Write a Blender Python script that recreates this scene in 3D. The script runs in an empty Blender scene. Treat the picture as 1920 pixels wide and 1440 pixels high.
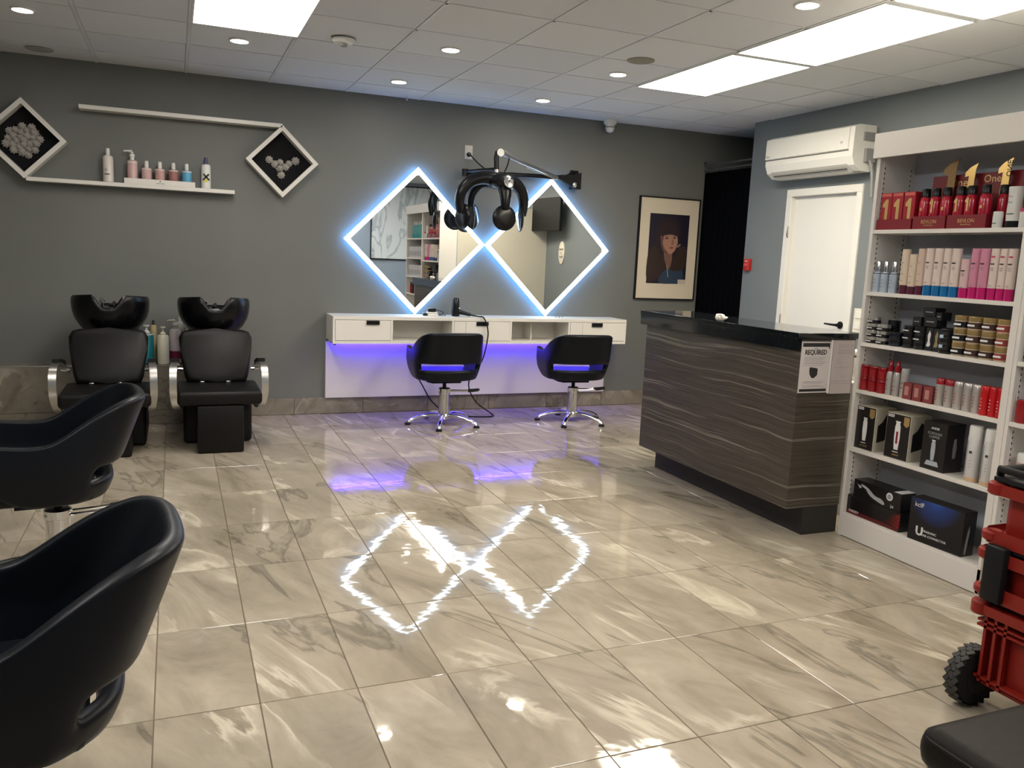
import bpy, bmesh, math, random
from mathutils import Vector, Matrix
random.seed(7)
S = bpy.context.scene
C = S.collection
PI = math.pi

# ------------------------------------------------------------------ camera
cam_d = bpy.data.cameras.new('camera'); cam = bpy.data.objects.new('camera', cam_d); C.objects.link(cam)
cam_d.sensor_width = 36; cam_d.lens = 36*1544/1920; cam_d.clip_start = .02
CR = [(0.9261, -0.3749, 0.0429), (-0.0179, -0.1571, -0.9874), (0.377, 0.9136, -0.1522)]   # right, down, forward
cr, cd, cf = [Vector(v).normalized() for v in CR]
m = Matrix(((cr.x, -cd.x, -cf.x, 0), (cr.y, -cd.y, -cf.y, -7.217), (cr.z, -cd.z, -cf.z, 1.432), (0, 0, 0, 1)))
cam.matrix_world = m
S.camera = cam
# ------------------------------------------------------------------ exposure, world
S.view_settings.view_transform = 'Standard'; S.view_settings.look = 'None'
S.view_settings.exposure = 0.0; S.view_settings.gamma = 1; S.view_settings.use_curve_mapping = False
W = bpy.data.worlds.new('world'); S.world = W; W.use_nodes = True
W.node_tree.nodes['Background'].inputs[0].default_value = (.5, .55, .6, 1)
W.node_tree.nodes['Background'].inputs[1].default_value = .1
PANEL_E, SPOT_E, LED_E, HALO_E, UV_E = 18.5, 110.0, 9.0, 20.0, 80.0
ZC = 2.743          # ceiling height
XR = 4.97           # right wall
XL = -3.0           # left wall
YF = -8.6           # wall behind the camera

# ------------------------------------------------------------------ materials
MATS = {}
def mat(name, col=(.8, .8, .8), rough=.5, metal=0., emit=None, es=0., coat=0., spec=.5, trans=0., alpha=1.):
    if name in MATS: return MATS[name]
    mt = bpy.data.materials.new(name); mt.use_nodes = True
    b = mt.node_tree.nodes['Principled BSDF']
    b.inputs['Base Color'].default_value = (*col, 1); b.inputs['Roughness'].default_value = rough
    b.inputs['Metallic'].default_value = metal; b.inputs['Coat Weight'].default_value = coat
    b.inputs['Specular IOR Level'].default_value = spec
    b.inputs['Transmission Weight'].default_value = trans
    if emit: b.inputs['Emission Color'].default_value = (*emit, 1); b.inputs['Emission Strength'].default_value = es
    MATS[name] = mt; return mt
def nodes(mt): nt = mt.node_tree; return nt, nt.nodes, nt.links, nt.nodes['Principled BSDF']
def noise(nt, scale, detail=4, vec=None, dist=0., rough=.5):
    n = nt.nodes.new('ShaderNodeTexNoise'); n.inputs['Scale'].default_value = scale; n.inputs['Detail'].default_value = detail
    n.inputs['Distortion'].default_value = dist; n.inputs['Roughness'].default_value = rough
    if vec is not None: nt.links.new(vec, n.inputs['Vector'])
    return n
def ramp(nt, fac, stops):
    r = nt.nodes.new('ShaderNodeValToRGB'); e = r.color_ramp.elements
    while len(e) < len(stops): e.new(.5)
    for i, (p, c) in enumerate(stops): e[i].position = p; e[i].color = (*c, 1) if len(c) == 3 else c
    nt.links.new(fac, r.inputs[0]); return r
def geo(nt): return nt.nodes.new('ShaderNodeNewGeometry').outputs['Position']
def mapping(nt, vec, scale=(1, 1, 1), rot=(0, 0, 0), loc=(0, 0, 0)):
    n = nt.nodes.new('ShaderNodeMapping'); nt.links.new(vec, n.inputs['Vector'])
    n.inputs['Scale'].default_value = scale; n.inputs['Rotation'].default_value = rot; n.inputs['Location'].default_value = loc
    return n.outputs[0]
def bump(nt, h, strength, dist=.01, prev=None):
    n = nt.nodes.new('ShaderNodeBump'); n.inputs['Strength'].default_value = strength; n.inputs['Distance'].default_value = dist
    nt.links.new(h, n.inputs['Height'])
    if prev: nt.links.new(prev, n.inputs['Normal'])
    return n.outputs[0]
def mixc(nt, fac, a, b, mode='MIX'):
    n = nt.nodes.new('ShaderNodeMix'); n.data_type = 'RGBA'; n.blend_type = mode
    for s, v in ((n.inputs[0], fac), (n.inputs[6], a), (n.inputs[7], b)):
        if hasattr(v, 'links'): nt.links.new(v, s)
        else: s.default_value = v if isinstance(v, float) else (*v, 1)
    return n.outputs[2]

def wall_paint(name, col, var=.06, rough=.55):
    mt = mat(name, col, rough); nt, N, L, b = nodes(mt); p = geo(nt)
    n = noise(nt, 1.3, 3, p)
    d = tuple(c*(1-var) for c in col); u = tuple(min(1, c*(1+var)) for c in col)
    L.new(ramp(nt, n.outputs[0], [(.3, d), (.7, u)]).outputs[0], b.inputs['Base Color'])
    n2 = noise(nt, 260, 2, p); L.new(bump(nt, n2.outputs[0], .12, .002), b.inputs['Normal'])
    return mt
M_wall = wall_paint('grey wall paint', (.143, .150, .139))
M_wallR = wall_paint('cool grey wall paint', (.165, .188, .200))
M_wallF = wall_paint('wall paint tinted led blue', (.28, .36, .48))  # blue cast of the mirror LEDs is mixed into this wall colour
M_cream = wall_paint('cream partition paint', (.62, .58, .47), .03)
M_dark = mat('painted passage darkness', (.008, .009, .011), .8)  # passage walls near black: the dark inside is put into their colour

def marble(name, wavy=True, dark=1.0):
    mt = mat(name, (.4, .36, .3), .045); nt, N, L, b = nodes(mt)
    oi = N.new('ShaderNodeObjectInfo'); p = geo(nt)
    mul = N.new('ShaderNodeVectorMath'); mul.operation = 'SCALE'; mul.inputs[0].default_value = (.9, 1.4, .7)
    L.new(oi.outputs['Random'], mul.inputs['Scale'])
    add = N.new('ShaderNodeVectorMath'); L.new(p, add.inputs[0]); L.new(mul.outputs[0], add.inputs[1])
    turned = mapping(nt, add.outputs[0], (1, 1, 1), (0, 0, -.384))
    v = mapping(nt, turned, (1.0, .42, 1.0))
    v2 = mapping(nt, turned, (.9, .20, 1.0))
    base = noise(nt, 3.2, 8, v, .9, .62)
    c1 = ramp(nt, base.outputs[0], [(.25, (.19*dark, .165*dark, .13*dark)), (.42, (.29*dark, .255*dark, .205*dark)), (.56, (.355*dark, .315*dark, .258*dark)), (.75, (.44*dark, .395*dark, .33*dark))])
    st = noise(nt, 2.4, 6, v2, 1.3, .55)
    # pale veins: thin band of a stretched noise
    vein = ramp(nt, st.outputs[0], [(.56, (0, 0, 0)), (.585, (.8, .8, .8)), (.61, (.35, .35, .35)), (.67, (0, 0, 0))])
    msk = noise(nt, 1.7, 2, mapping(nt, add.outputs[0], (1, 1, 1), (0, 0, 0), (7, 3, 0)))
    mm = ramp(nt, msk.outputs[0], [(.44, (0, 0, 0)), (.6, (1, 1, 1))])
    vm = mixc(nt, 1., vein.outputs[0], mm.outputs[0], 'MULTIPLY')
    c2 = mixc(nt, vm, c1.outputs[0], (.62*dark, .57*dark, .48*dark))
    dk = ramp(nt, st.outputs[0], [(.37, (1, 1, 1)), (.40, (.0, .0, .0)), (.415, (1, 1, 1))])
    c3 = mixc(nt, .40, c2, dk.outputs[0], 'MULTIPLY')
    fine = noise(nt, 26, 5, v); c4 = mixc(nt, .13, c3, ramp(nt, fine.outputs[0], [(.3, (.45, .45, .45)), (.7, (1, 1, 1))]).outputs[0], 'MULTIPLY')
    L.new(mixc(nt, 1., c4, (1.0, .985, .93), 'MULTIPLY'), b.inputs['Base Color'])
    if wavy:
        w = noise(nt, 7.5, 2, p, .3); w2 = noise(nt, 22, 1, p)
        nb = bump(nt, w.outputs[0], .075, .012); nb = bump(nt, w2.outputs[0], .03, .003, nb); L.new(nb, b.inputs['Normal'])
    b.inputs['Specular IOR Level'].default_value = .62
    return mt
M_floor = marble('polished marble look tile')
M_skirt = marble('marble look wall tile', False, .62)
nodes(M_skirt)[3].inputs['Roughness'].default_value = .25
M_grout = mat('brown grout', (.13, .095, .065), .8)

def ceil_tile():
    mt = mat('ceiling tile', (.60, .60, .59), .9); nt, N, L, b = nodes(mt); p = geo(nt)
    oi = N.new('ShaderNodeObjectInfo')
    c = ramp(nt, oi.outputs['Random'], [(0, (.64, .665, .70)), (1, (.70, .72, .74))])
    L.new(c.outputs[0], b.inputs['Base Color'])
    n = noise(nt, 180, 3, p); L.new(bump(nt, n.outputs[0], .25, .002), b.inputs['Normal']); return mt
M_ctile = ceil_tile()
M_rail = mat('ceiling rail white', (.66, .68, .70), .6)

def laminate():
    mt = mat('striped grey laminate', (.1, .09, .08), .42); nt, N, L, b = nodes(mt); p = geo(nt)
    wob = noise(nt, 1.6, 2, p); sub = N.new('ShaderNodeVectorMath'); sub.operation = 'SCALE'; sub.inputs['Scale'].default_value = .07
    L.new(wob.outputs['Color'], sub.inputs[0]); ad = N.new('ShaderNodeVectorMath'); L.new(p, ad.inputs[0]); L.new(sub.outputs[0], ad.inputs[1])
    v = mapping(nt, ad.outputs[0], (.30, .30, 38))
    n1 = noise(nt, 1.0, 6, v, 0, .65); n2 = noise(nt, 3.3, 4, v)
    c = ramp(nt, n1.outputs[0], [(.30, (.024, .020, .014)), (.42, (.062, .052, .038)), (.50, (.078, .067, .050)), (.53, (.035, .029, .022)), (.56, (.088, .076, .058)), (.605, (.22, .20, .165)), (.64, (.07, .06, .046)), (.70, (.14, .125, .10))])
    c2 = mixc(nt, .55, c.outputs[0], ramp(nt, n2.outputs[0], [(.35, (.42, .40, .38)), (.6, (1, 1, 1))]).outputs[0], 'MULTIPLY')
    L.new(c2, b.inputs['Base Color']); L.new(bump(nt, n2.outputs[0], .2, .001), b.inputs['Normal']); return mt
M_lam = laminate()
def granite():
    mt = mat('black granite', (.008, .009, .011), .08); nt, N, L, b = nodes(mt); p = geo(nt)
    n = noise(nt, 140, 2, p); L.new(ramp(nt, n.outputs[0], [(.70, (.007, .009, .011)), (.78, (.16, .18, .2))]).outputs[0], b.inputs['Base Color']); return mt
M_gran = granite()
def leather(name, col, rough, bs=.25):
    mt = mat(name, col, rough, coat=.0, spec=.2); nt, N, L, b = nodes(mt)
    tc = N.new('ShaderNodeTexCoord').outputs['Object']
    n = noise(nt, 220, 3, tc); n2 = noise(nt, 6, 2, tc)
    L.new(bump(nt, n2.outputs[0], .12, .02, bump(nt, n.outputs[0], bs, .0012)), b.inputs['Normal']); return mt
M_leather = leather('black leatherette', (.0035, .0048, .0075), .40)
M_vinyl = leather('black wash chair vinyl', (.006, .0055, .005), .46, .12)
M_vinyl.node_tree.nodes['Principled BSDF'].inputs['Specular IOR Level'].default_value = .2
M_bench = leather('black bench leather', (.010, .0085, .0075), .5, .4)
M_bench.node_tree.nodes['Principled BSDF'].inputs['Specular IOR Level'].default_value = .1
M_white = mat('white lacquer', (.72, .70, .65), .35)
M_white2 = mat('white shelf laminate', (.74, .71, .66), .4)
M_door = mat('white door paint', (.70, .70, .67), .3)
M_chrome = mat('chrome', (.75, .75, .76), .12, 1.)
M_steel = mat('brushed steel', (.55, .54, .52), .3, 1.)
M_black = mat('black plastic', (.005, .005, .006), .28, spec=.32)
M_blackm = mat('matt black metal', (.008, .008, .009), .5, spec=.2)
M_ceram = mat('black glossy basin', (.002, .002, .003), .28, spec=.3)
M_mirror = mat('mirror glass', (.88, .90, .90), .0, 1.)
M_led = mat('led frame white light', (1, 1, 1), .4, emit=(.70, .88, 1.), es=LED_E)
M_halo = mat('led back light blue', (.2, .5, 1), .4, emit=(.03, .33, 1.), es=HALO_E)
M_uv = mat('violet led strip', (.3, .1, 1), .4, emit=(.045, .02, 1.), es=UV_E)
M_panel = mat('warm fluorescent diffuser', (1, 1, 1), .4, emit=(1., .90, .74), es=PANEL_E)
M_panelL = mat('neutral fluorescent diffuser', (1, 1, 1), .4, emit=(1., .94, .88), es=PANEL_E)
M_spot = mat('downlight lamp', (1, 1, 1), .4, emit=(1., .93, .82), es=SPOT_E)
M_acw = mat('appliance white plastic', (.72, .72, .68), .35)
M_grey = mat('grey plastic', (.25, .25, .25), .5)
M_shback = mat('grey shelf back panel', (.40, .425, .48), .6)
M_shdots = mat('dark slots', (.05, .05, .05), .8)
M_red = mat('red tool case plastic', (.22, .012, .007), .42, spec=.35)
M_gold = mat('gold foil', (.75, .5, .18), .28, .9)
M_print = mat('black print', (.02, .02, .02), .6)
M_printw = mat('white print', (.75, .75, .75), .6)
M_printg = mat('grey print', (.3, .3, .3), .6)
M_paper = mat('white paper', (.60, .56, .54), .6)
M_velvet = mat('black velvet backing', (.002, .002, .004), .95)
M_rose = mat('silver paper rose', (.36, .34, .31), .6)
M_rubber = mat('black rubber', (.008, .008, .008), .8, spec=.3)
def col(name, c, r=.4, metal=0.): return mat(name, c, r, metal)

# ------------------------------------------------------------------ mesh helpers
class B:
    def __init__(s): s.bm = bmesh.new(); s.mi = 0
    def _mark(s, n0):
        s.bm.faces.ensure_lookup_table()
        for f in s.bm.faces[n0:]: f.material_index = s.mi
    def box(s, x0, x1, y0, y1, z0, z1, bev=0, seg=2, rot=None, ctr=None):
        n0 = len(s.bm.faces)
        vs = [s.bm.verts.new((x, y, z)) for x in (x0, x1) for y in (y0, y1) for z in (z0, z1)]
        fs = [s.bm.faces.new([vs[i] for i in q]) for q in ((0, 1, 3, 2), (4, 6, 7, 5), (0, 4, 5, 1), (2, 3, 7, 6), (0, 2, 6, 4), (1, 5, 7, 3))]
        if bev:
            es = list({e for f in fs for e in f.edges})
            r = bmesh.ops.bevel(s.bm, geom=es, offset=bev, segments=seg, profile=.5, affect='EDGES')
            vs = list({v for f in r['faces'] for v in f.verts} | {v for v in vs if v.is_valid})
            vs = [v for v in vs if v.is_valid]
        if rot:
            c = Vector(ctr) if ctr else Vector(((x0+x1)/2, (y0+y1)/2, (z0+z1)/2))
            bmesh.ops.rotate(s.bm, verts=vs, cent=c, matrix=rot)
        s._mark(n0); return s
    def lathe(s, prof, seg=20, c=(0, 0, 0), sx=1, sy=1, cap=True, mtx=None):
        n0 = len(s.bm.faces); rings = []
        for r, z in prof:
            ring = []
            for i in range(seg):
                a = 2*PI*i/seg; v = Vector((r*math.cos(a)*sx, r*math.sin(a)*sy, z))
                if mtx: v = mtx @ v
                ring.append(s.bm.verts.new(v+Vector(c)))
            rings.append(ring)
        for a, b in zip(rings, rings[1:]):
            for i in range(seg): s.bm.faces.new((a[i], a[(i+1) % seg], b[(i+1) % seg], b[i]))
        if cap: s.bm.faces.new(rings[0][::-1]); s.bm.faces.new(rings[-1])
        s._mark(n0); return s
    def tube(s, pts, r, seg=10, cap=True, flat=1.):
        n0 = len(s.bm.faces); pts = [Vector(p) for p in pts]; rings = []
        rs = r if isinstance(r, (list, tuple)) else [r]*len(pts)
        up = None
        for i, p in enumerate(pts):
            t = (pts[min(i+1, len(pts)-1)]-pts[max(i-1, 0)]).normalized()
            if up is None:
                up = Vector((0, 0, 1)) if abs(t.z) < .9 else Vector((1, 0, 0))
            a = t.cross(up).normalized(); up2 = a.cross(t).normalized(); up = up2
            rings.append([s.bm.verts.new(p+(a*math.cos(2*PI*k/seg)+up2*math.sin(2*PI*k/seg)*flat)*rs[i]) for k in range(seg)])
        for a, b in zip(rings, rings[1:]):
            for i in range(seg): s.bm.faces.new((a[i], a[(i+1) % seg], b[(i+1) % seg], b[i]))
        if cap: s.bm.faces.new(rings[0][::-1]); s.bm.faces.new(rings[-1])
        s._mark(n0); return s
    def ribbon(s, pts, width, thick, axis=(1, 0, 0)):
        """flat bar following pts; width along axis, thickness across"""
        n0 = len(s.bm.faces); pts = [Vector(p) for p in pts]; ax = Vector(axis).normalized(); rings = []
        for i, p in enumerate(pts):
            t = (pts[min(i+1, len(pts)-1)]-pts[max(i-1, 0)]).normalized(); n = t.cross(ax).normalized()
            rings.append([s.bm.verts.new(p+ax*(width/2)*u+n*(thick/2)*w) for u, w in ((-1, -1), (1, -1), (1, 1), (-1, 1))])
        for a, b in zip(rings, rings[1:]):
            for i in range(4): s.bm.faces.new((a[i], a[(i+1) % 4], b[(i+1) % 4], b[i]))
        s.bm.faces.new(rings[0][::-1]); s.bm.faces.new(rings[-1]); s._mark(n0); return s
    def prism(s, poly, d0, d1, plane='xz'):
        """extrude a 2-D polygon between d0 and d1 along the remaining axis"""
        n0 = len(s.bm.faces)
        f = {'xz': lambda a, b, d: (a, d, b), 'yz': lambda a, b, d: (d, a, b), 'xy': lambda a, b, d: (a, b, d)}[plane]
        A = [s.bm.verts.new(f(a, b, d0)) for a, b in poly]; Bv = [s.bm.verts.new(f(a, b, d1)) for a, b in poly]
        n = len(poly); s.bm.faces.new(A); s.bm.faces.new(Bv[::-1])
        for i in range(n): s.bm.faces.new((A[i], Bv[i], Bv[(i+1) % n], A[(i+1) % n]))
        s._mark(n0); return s
def link(me_or_b, name, mats, parent=None, smooth=False, angle=40):
    if isinstance(me_or_b, B):
        bm = me_or_b.bm; bmesh.ops.recalc_face_normals(bm, faces=bm.faces)
        me = bpy.data.meshes.new(name); bm.to_mesh(me); bm.free()
        for mm in (mats if isinstance(mats, (list, tuple)) else [mats]): me.materials.append(mm)
        if smooth:
            for p in me.polygons: p.use_smooth = True
            me.set_sharp_from_angle(angle=math.radians(angle))
    else: me = me_or_b
    o = bpy.data.objects.new(name, me); C.objects.link(o)
    if parent: o.parent = parent
    return o
def box(name, m_, d, parent=None, bev=0, seg=2): return link(B().box(*d, bev, seg), name, m_, parent, bev > 0)
def tag(o, label, cat, group=None):
    o['label'] = label; o['category'] = cat
    if group: o['group'] = group
    return o
def thing(name, label, cat, loc=(0, 0, 0), rz=0, group=None):
    o = bpy.data.objects.new(name, None); C.objects.link(o); o.location = loc; o.rotation_euler = (0, 0, rz)
    o.empty_display_size = .1
    return tag(o, label, cat, group)
def struct(o): o['kind'] = 'structure'; return o
def copy_tree(o, parent=None):
    c = o.copy(); C.objects.link(c); c.parent = parent
    for ch in list(o.children): copy_tree(ch, c)
    return c
FACE = {'-x': Matrix(((0, 0, -1), (-1, 0, 0), (0, 1, 0))), '-y': Matrix(((1, 0, 0), (0, 0, -1), (0, 1, 0))), '+x': Matrix(((0, 0, 1), (1, 0, 0), (0, 1, 0)))}
def text(s, size, loc, face, m_, parent=None, name='lettering', sx=1., align='CENTER', bold=0.):
    cu = bpy.data.curves.new('t', 'FONT'); cu.body = s; cu.size = size; cu.align_x = align; cu.align_y = 'CENTER'; cu.offset = bold
    cu.resolution_u = 2; cu.extrude = .0004
    t = bpy.data.objects.new('t', cu); C.objects.link(t); bpy.context.view_layer.update()
    me = bpy.data.meshes.new_from_object(t.evaluated_get(bpy.context.evaluated_depsgraph_get()))
    bpy.data.objects.remove(t); bpy.data.curves.remove(cu)
    R = FACE[face] if isinstance(face, str) else face
    me.transform(R.to_4x4() @ Matrix.Diagonal((sx, 1, 1, 1))); me.transform(Matrix.Translation(loc))
    me.materials.clear(); me.materials.append(m_)
    return link(me, name, m_, parent)
ORD = ['first', 'second', 'third', 'fourth', 'fifth', 'sixth', 'seventh', 'eighth', 'ninth', 'tenth', 'eleventh', 'twelfth', 'thirteenth', 'fourteenth']

# ================================================================== SETTING
def seen(x, y, z, mx=120):
    p = Vector((x, y, z)) - Vector((0, -7.217, 1.432)); d = p.dot(cf)
    if d < .3: return 0
    u = 960+1544*p.dot(cr)/d; v = 720+1544*p.dot(cd)/d
    return 1/d if -mx < u < 1920+mx and -mx < v < 1440+mx else 0
# floor: grout slab with separate 31 x 60 cm tiles
floor = struct(box('floor', M_grout, (XL-.1, 6.4, YF-.1, .1, -.06, -.0025)))
def tile_mesh(w, h):
    b = B(); b.box(0, w, 0, h, -.012, 0, .0012, 1); bm = b.bm; bmesh.ops.recalc_face_normals(bm, faces=bm.faces)
    me = bpy.data.meshes.new('tile'); bm.to_mesh(me); bm.free(); me.materials.append(M_floor); return me
TX, TY, G = .31, .60, .0035
tm = tile_mesh(TX-G, TY-G); tiles = []
i0 = -10
for i in range(i0, 16):
    for j in range(-1, 15):
        x = -.083+TX*i+G/2; y = -.49-TY*j+G/2
        if y > 0 or y+TY-G > .115: h = .0 - y - .002
        else: h = TY-G
        if h < .02 or y < YF-.1 or x < XL-.1: continue
        tiles.append((max(seen(x+dx, y+dy, 0) for dx in (0, .31) for dy in (0, .6)), x, y, h))
tiles.sort(key=lambda t: -t[0])
rest = B()
for k, (s_, x, y, h) in enumerate(tiles):
    if s_ > 0 and k < 298:
        if abs(h-(TY-G)) < 1e-6: me = tm
        else: me = tile_mesh(TX-G, h)
        o = link(me, 'tile', None, floor); o.location = (x, y, 0)
        o.rotation_euler = (random.uniform(-.0012, .0012), random.uniform(-.0012, .0012), 0)
    else: rest.box(x, x+TX-G, y, y+h, -.012, 0)
o = link(rest, 'outer_tiles', M_floor, floor); o['kind'] = 'stuff'

# walls
wb = struct(box('wall_back', M_wall, (XL-.1, 6.4, 0, .12, 0, ZC+.05)))
wr = struct(link(B().box(XR, XR+.12, -1.31, -.76, 0, ZC+.05).box(XR, XR+.12, YF, -2.155, 0, ZC+.05).box(XR, XR+.12, -2.155, -1.31, 2.105, ZC+.05), 'wall_right', M_wallR))
wl = struct(box('wall_left', M_wall, (XL-.12, XL, YF, 0, 0, ZC+.05)))
wf = struct(box('wall_front', M_wallF, (XL-.12, XR+.12, YF-.12, YF, 0, ZC+.05)))
struct(link(B().box(XR+.12, 6.4, -.88, -.76, 0, ZC+.05).box(6.3, 6.4, -.76, 0, 0, ZC+.05), 'wall_passage', M_dark))
pt = struct(link(B().box(3.6235, XR, -3.90, -3.865, 0, 2.12).box(3.6235, 3.66, -5.62, -3.90, 0, 2.12), 'wall_partition', M_cream))

# ceiling: slab, lay-in tiles, rails
ceil = struct(box('ceiling', M_rail, (XL-.12, 6.4, YF-.12, .12, ZC+.012, ZC+.1)))
CX = [.11+.626*i for i in range(-5, 11)]; CY = [-.41-.593*j for j in range(-1, 14)]
PAN = [(3.26, -1.55), (3.26, -2.76), (3.26, -3.97), (.13, -1.64), (.13, -4.58), (3.26, -5.75), (-1.76, -4.58), (1.98, -6.95)]
def in_panel(x, y):
    return any(px-.05 < x < px+.64 and py-1.2 < y < py+.02 for px, py in PAN)
def ctile(w, h):
    b = B(); b.box(0, w, 0, h, 0, .012, .004, 1); bm = b.bm; bmesh.ops.recalc_face_normals(bm, faces=bm.faces)
    me = bpy.data.meshes.new('ceiling_tile'); bm.to_mesh(me); bm.free(); me.materials.append(M_ctile); return me
cm = {}
for x in [CX[0]-.626]+CX:
    for y in CY:
        x0, x1 = max(x+.009, XL), min(x+.617, 6.3); y1, y0 = min(y-.009+.0, -.001), max(y-.584, YF)
        if x1-x0 < .03 or y1-y0 < .03 or in_panel((x0+x1)/2, (y0+y1)/2): continue
        key = (round(x1-x0, 3), round(y1-y0, 3))
        if key not in cm: cm[key] = ctile(*key)
        o = link(cm[key], 'ceiling_tile', None, ceil); o.location = (x0, y0, ZC+.001+random.uniform(0, .0035))
def breaks(fixed, a, b, along):
    return None
for x in CX:
    if not (3.3 < x < 3.8): box('grid_rail', M_rail, (x-.009, x+.009, YF, -.002, ZC-.0005, ZC+.012), ceil)
for y in CY:
    if y > -.01: continue
    segs = [(XL, XR)]
    for px, py in PAN:
        if py-1.17 < y < py-.02:
            segs = [q for a, b_ in segs for q in (((a, px-.01), (px+.63, b_)) if a < px < b_ else ((a, b_),))]
    for a, b_ in segs: box('grid_rail', M_rail, (a, b_, y-.009, y+.009, ZC-.0005, ZC+.012), ceil)

# light panels
wh = ['at the far end of the right row', 'second in the right row, between two other panels', 'third in the right row, cut by the top edge', 'on the left, partly hung with a dusty diffuser edge']
for k, (px, py) in enumerate(PAN):
    lab = 'bright recessed fluorescent ceiling panel '+(wh[k] if k < 4 else ['behind the camera on the left', 'behind the camera in the right row', 'behind the camera by the left wall', 'behind the camera near the front wall'][k-4])
    t = thing('ceiling_light_panel', lab, 'light', (px, py, ZC), group='fluorescent panels')
    w, h = .61, 1.15
    fr = B().box(-.012, w+.012, -.0, .014, -.004, .01).box(-.012, w+.012, -h-.014, -h, -.004, .01).box(-.012, 0, -h, 0, -.004, .01).box(w, w+.012, -h, 0, -.004, .01)
    link(fr, 'frame', M_rail, t); box('diffuser', M_panel if px > 3 else M_panelL, (0, w, -h, 0, -.002, .008), t)
# downlights
DL = [(-.80, -1.38, 'at the upper left corner of the picture'), (.416, -1.324, 'just under the left fluorescent panel'), (1.683, -1.849, 'right of the smoke detector'),
      (1.644, -.66, 'nearest the back wall, above the left diamond mirror'), (2.89, -.623, 'nearest the back wall, above the right diamond mirror'), (2.933, -1.827, 'beside the far fluorescent panel of the right row'),
      (2.959, -3.705, 'at the top edge beside the second right panel'), (1.69, -3.75, 'off frame above the middle of the salon'), (.42, -3.6, 'off frame above the styling chairs'), (-1.5, -3.6, 'off frame above the left wall'),
      (1.69, -6.2, 'off frame behind the camera'), (-1.5, -6.2, 'off frame behind the camera by the left wall')]
d0 = None
for x, y, w_ in DL:
    lab = 'small round recessed downlight '+w_
    if d0 is None:
        d0 = t = thing('downlight', lab, 'light', group='recessed downlights')
        link(B().lathe([(.055, .004), (.068, .004), (.068, -.003), (.062, -.007), (.055, -.007)], 24, cap=False), 'trim_ring', M_acw, t, True)
        link(B().lathe([(.055, -.002), (.055, -.0060), (.035, -.0075)], 24), 'lamp', M_spot, t, True)
    else: t = copy_tree(d0); t['label'] = lab
    t.location = (x, y, ZC)
# smoke detector, speakers, dome, sprinkler
t = thing('smoke_detector', 'white round smoke detector on the ceiling left of centre', 'smoke detector', (1.01, -1.75, ZC))
link(B().lathe([(.072, 0), (.072, -.012), (.06, -.028), (.03, -.034)], 24), 'housing', M_acw, t, True)
link(B().lathe([(.024, -.033), (.024, -.046), (.015, -.05)], 16), 'sensor', M_grey, t, True)
link(B().lathe([(.076, .0), (.076, -.006)], 24), 'base_plate', M_grey, t, True)
for x, y, l, c_ in ((2.86, -2.26, 'olive round ceiling speaker between downlight and right light panels', (.27, .26, .19)), (-.86, -.26, 'grey round ceiling speaker close to the wall at far left', (.32, .31, .30))):
    t = thing('ceiling_speaker', l, 'speaker', (x, y, ZC)); mm = col('speaker '+l[:5], c_, .7)
    link(B().lathe([(.09, .0), (.09, -.004), (.082, -.007)], 28), 'rim', mm, t, True); link(B().lathe([(.08, -.006), (.05, -.009)], 28), 'grille', mm, t, True)
t = thing('ceiling_sensor', 'small grey dome sensor where ceiling meets back wall', 'sensor', (3.82, -.1, ZC))
link(B().lathe([(.062, 0), (.06, -.03), (.055, -.04)], 20), 'collar', M_acw, t, True)
link(B().lathe([(.042, -.038), (.045, -.07), (.035, -.1), (.015, -.112)], 20), 'dome', M_acw, t, True); link(B().lathe([(.046, -.06), (.046, -.072)], 20), 'ring', M_grey, t, True)
t = thing('sprinkler', 'tiny chrome fire sprinkler under the ceiling near back wall', 'sprinkler', (1.85, -.12, ZC))
link(B().lathe([(.016, 0), (.016, -.006)], 12), 'plate', M_acw, t, True); link(B().lathe([(.006, -.005), (.006, -.035), (.014, -.037), (.014, -.04)], 12), 'head', M_chrome, t, True)

# skirting tiles on the back wall and the tiled ledge on the left
sk = struct(box('baseboard_back', M_grout, (.34, 4.94, -.009, 0, 0, .141)))
x = .34
k = 0
while x < 4.93:
    x2 = min(x+.597, 4.94); box('tile', M_skirt, (x, x2, -.016, -.008, .003, .144), sk, .001, 1); x += .60
lg = struct(link(B().box(XL, .34, -.21, 0, 0, .462), 'trim_ledge', M_grout))
x = .34
while x > XL+.05:
    x2 = max(x-.597, XL)
    box('tile', M_skirt, (x2, x, -.218, -.21, .115, .470), lg, .001, 1); box('tile', M_skirt, (x2, x, -.218, -.21, .003, .112), lg, .001, 1)
    box('tile', M_skirt, (x2, x, -.208, -.001, .462, .470), lg, .001, 1); x -= .60
box('metal_edge', M_steel, (XL, .34, -.221, -.212, .466, .474), lg)

# door in the right wall
dr = struct(link(B().box(XR+.03, XR+.07, -2.104, -1.367, .01, 2.05), 'door_1', M_door))
cs = struct(link(B().box(XR-.018, XR+.12, -1.367, -1.30, 0, 2.05, .004, 1).box(XR-.018, XR+.12, -2.165, -2.104, 0, 2.05, .004, 1).box(XR-.018, XR+.12, -2.165, -1.30, 2.05, 2.112, .004, 1), 'trim_1', M_door))
hd = link(B().lathe([(.03, 0), (.03, .008), (.012, .012), (.012, .045)], 20, mtx=Matrix.Rotation(-PI/2, 3, 'Y'), c=(XR+.03, -2.03, 1.0)), 'door_handle', M_blackm, dr, True)
link(B().tube([(XR-.015, -2.03, 1.0), (XR-.018, -1.98, 1.0), (XR-.016, -1.90, 1.002)], [.011, .009, .007], 10), 'lever', M_blackm, dr, True)
link(B().box(XR+.02, XR+.031, -2.10, -2.09, .97, 1.03), 'latch_plate', M_blackm, dr)
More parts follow.
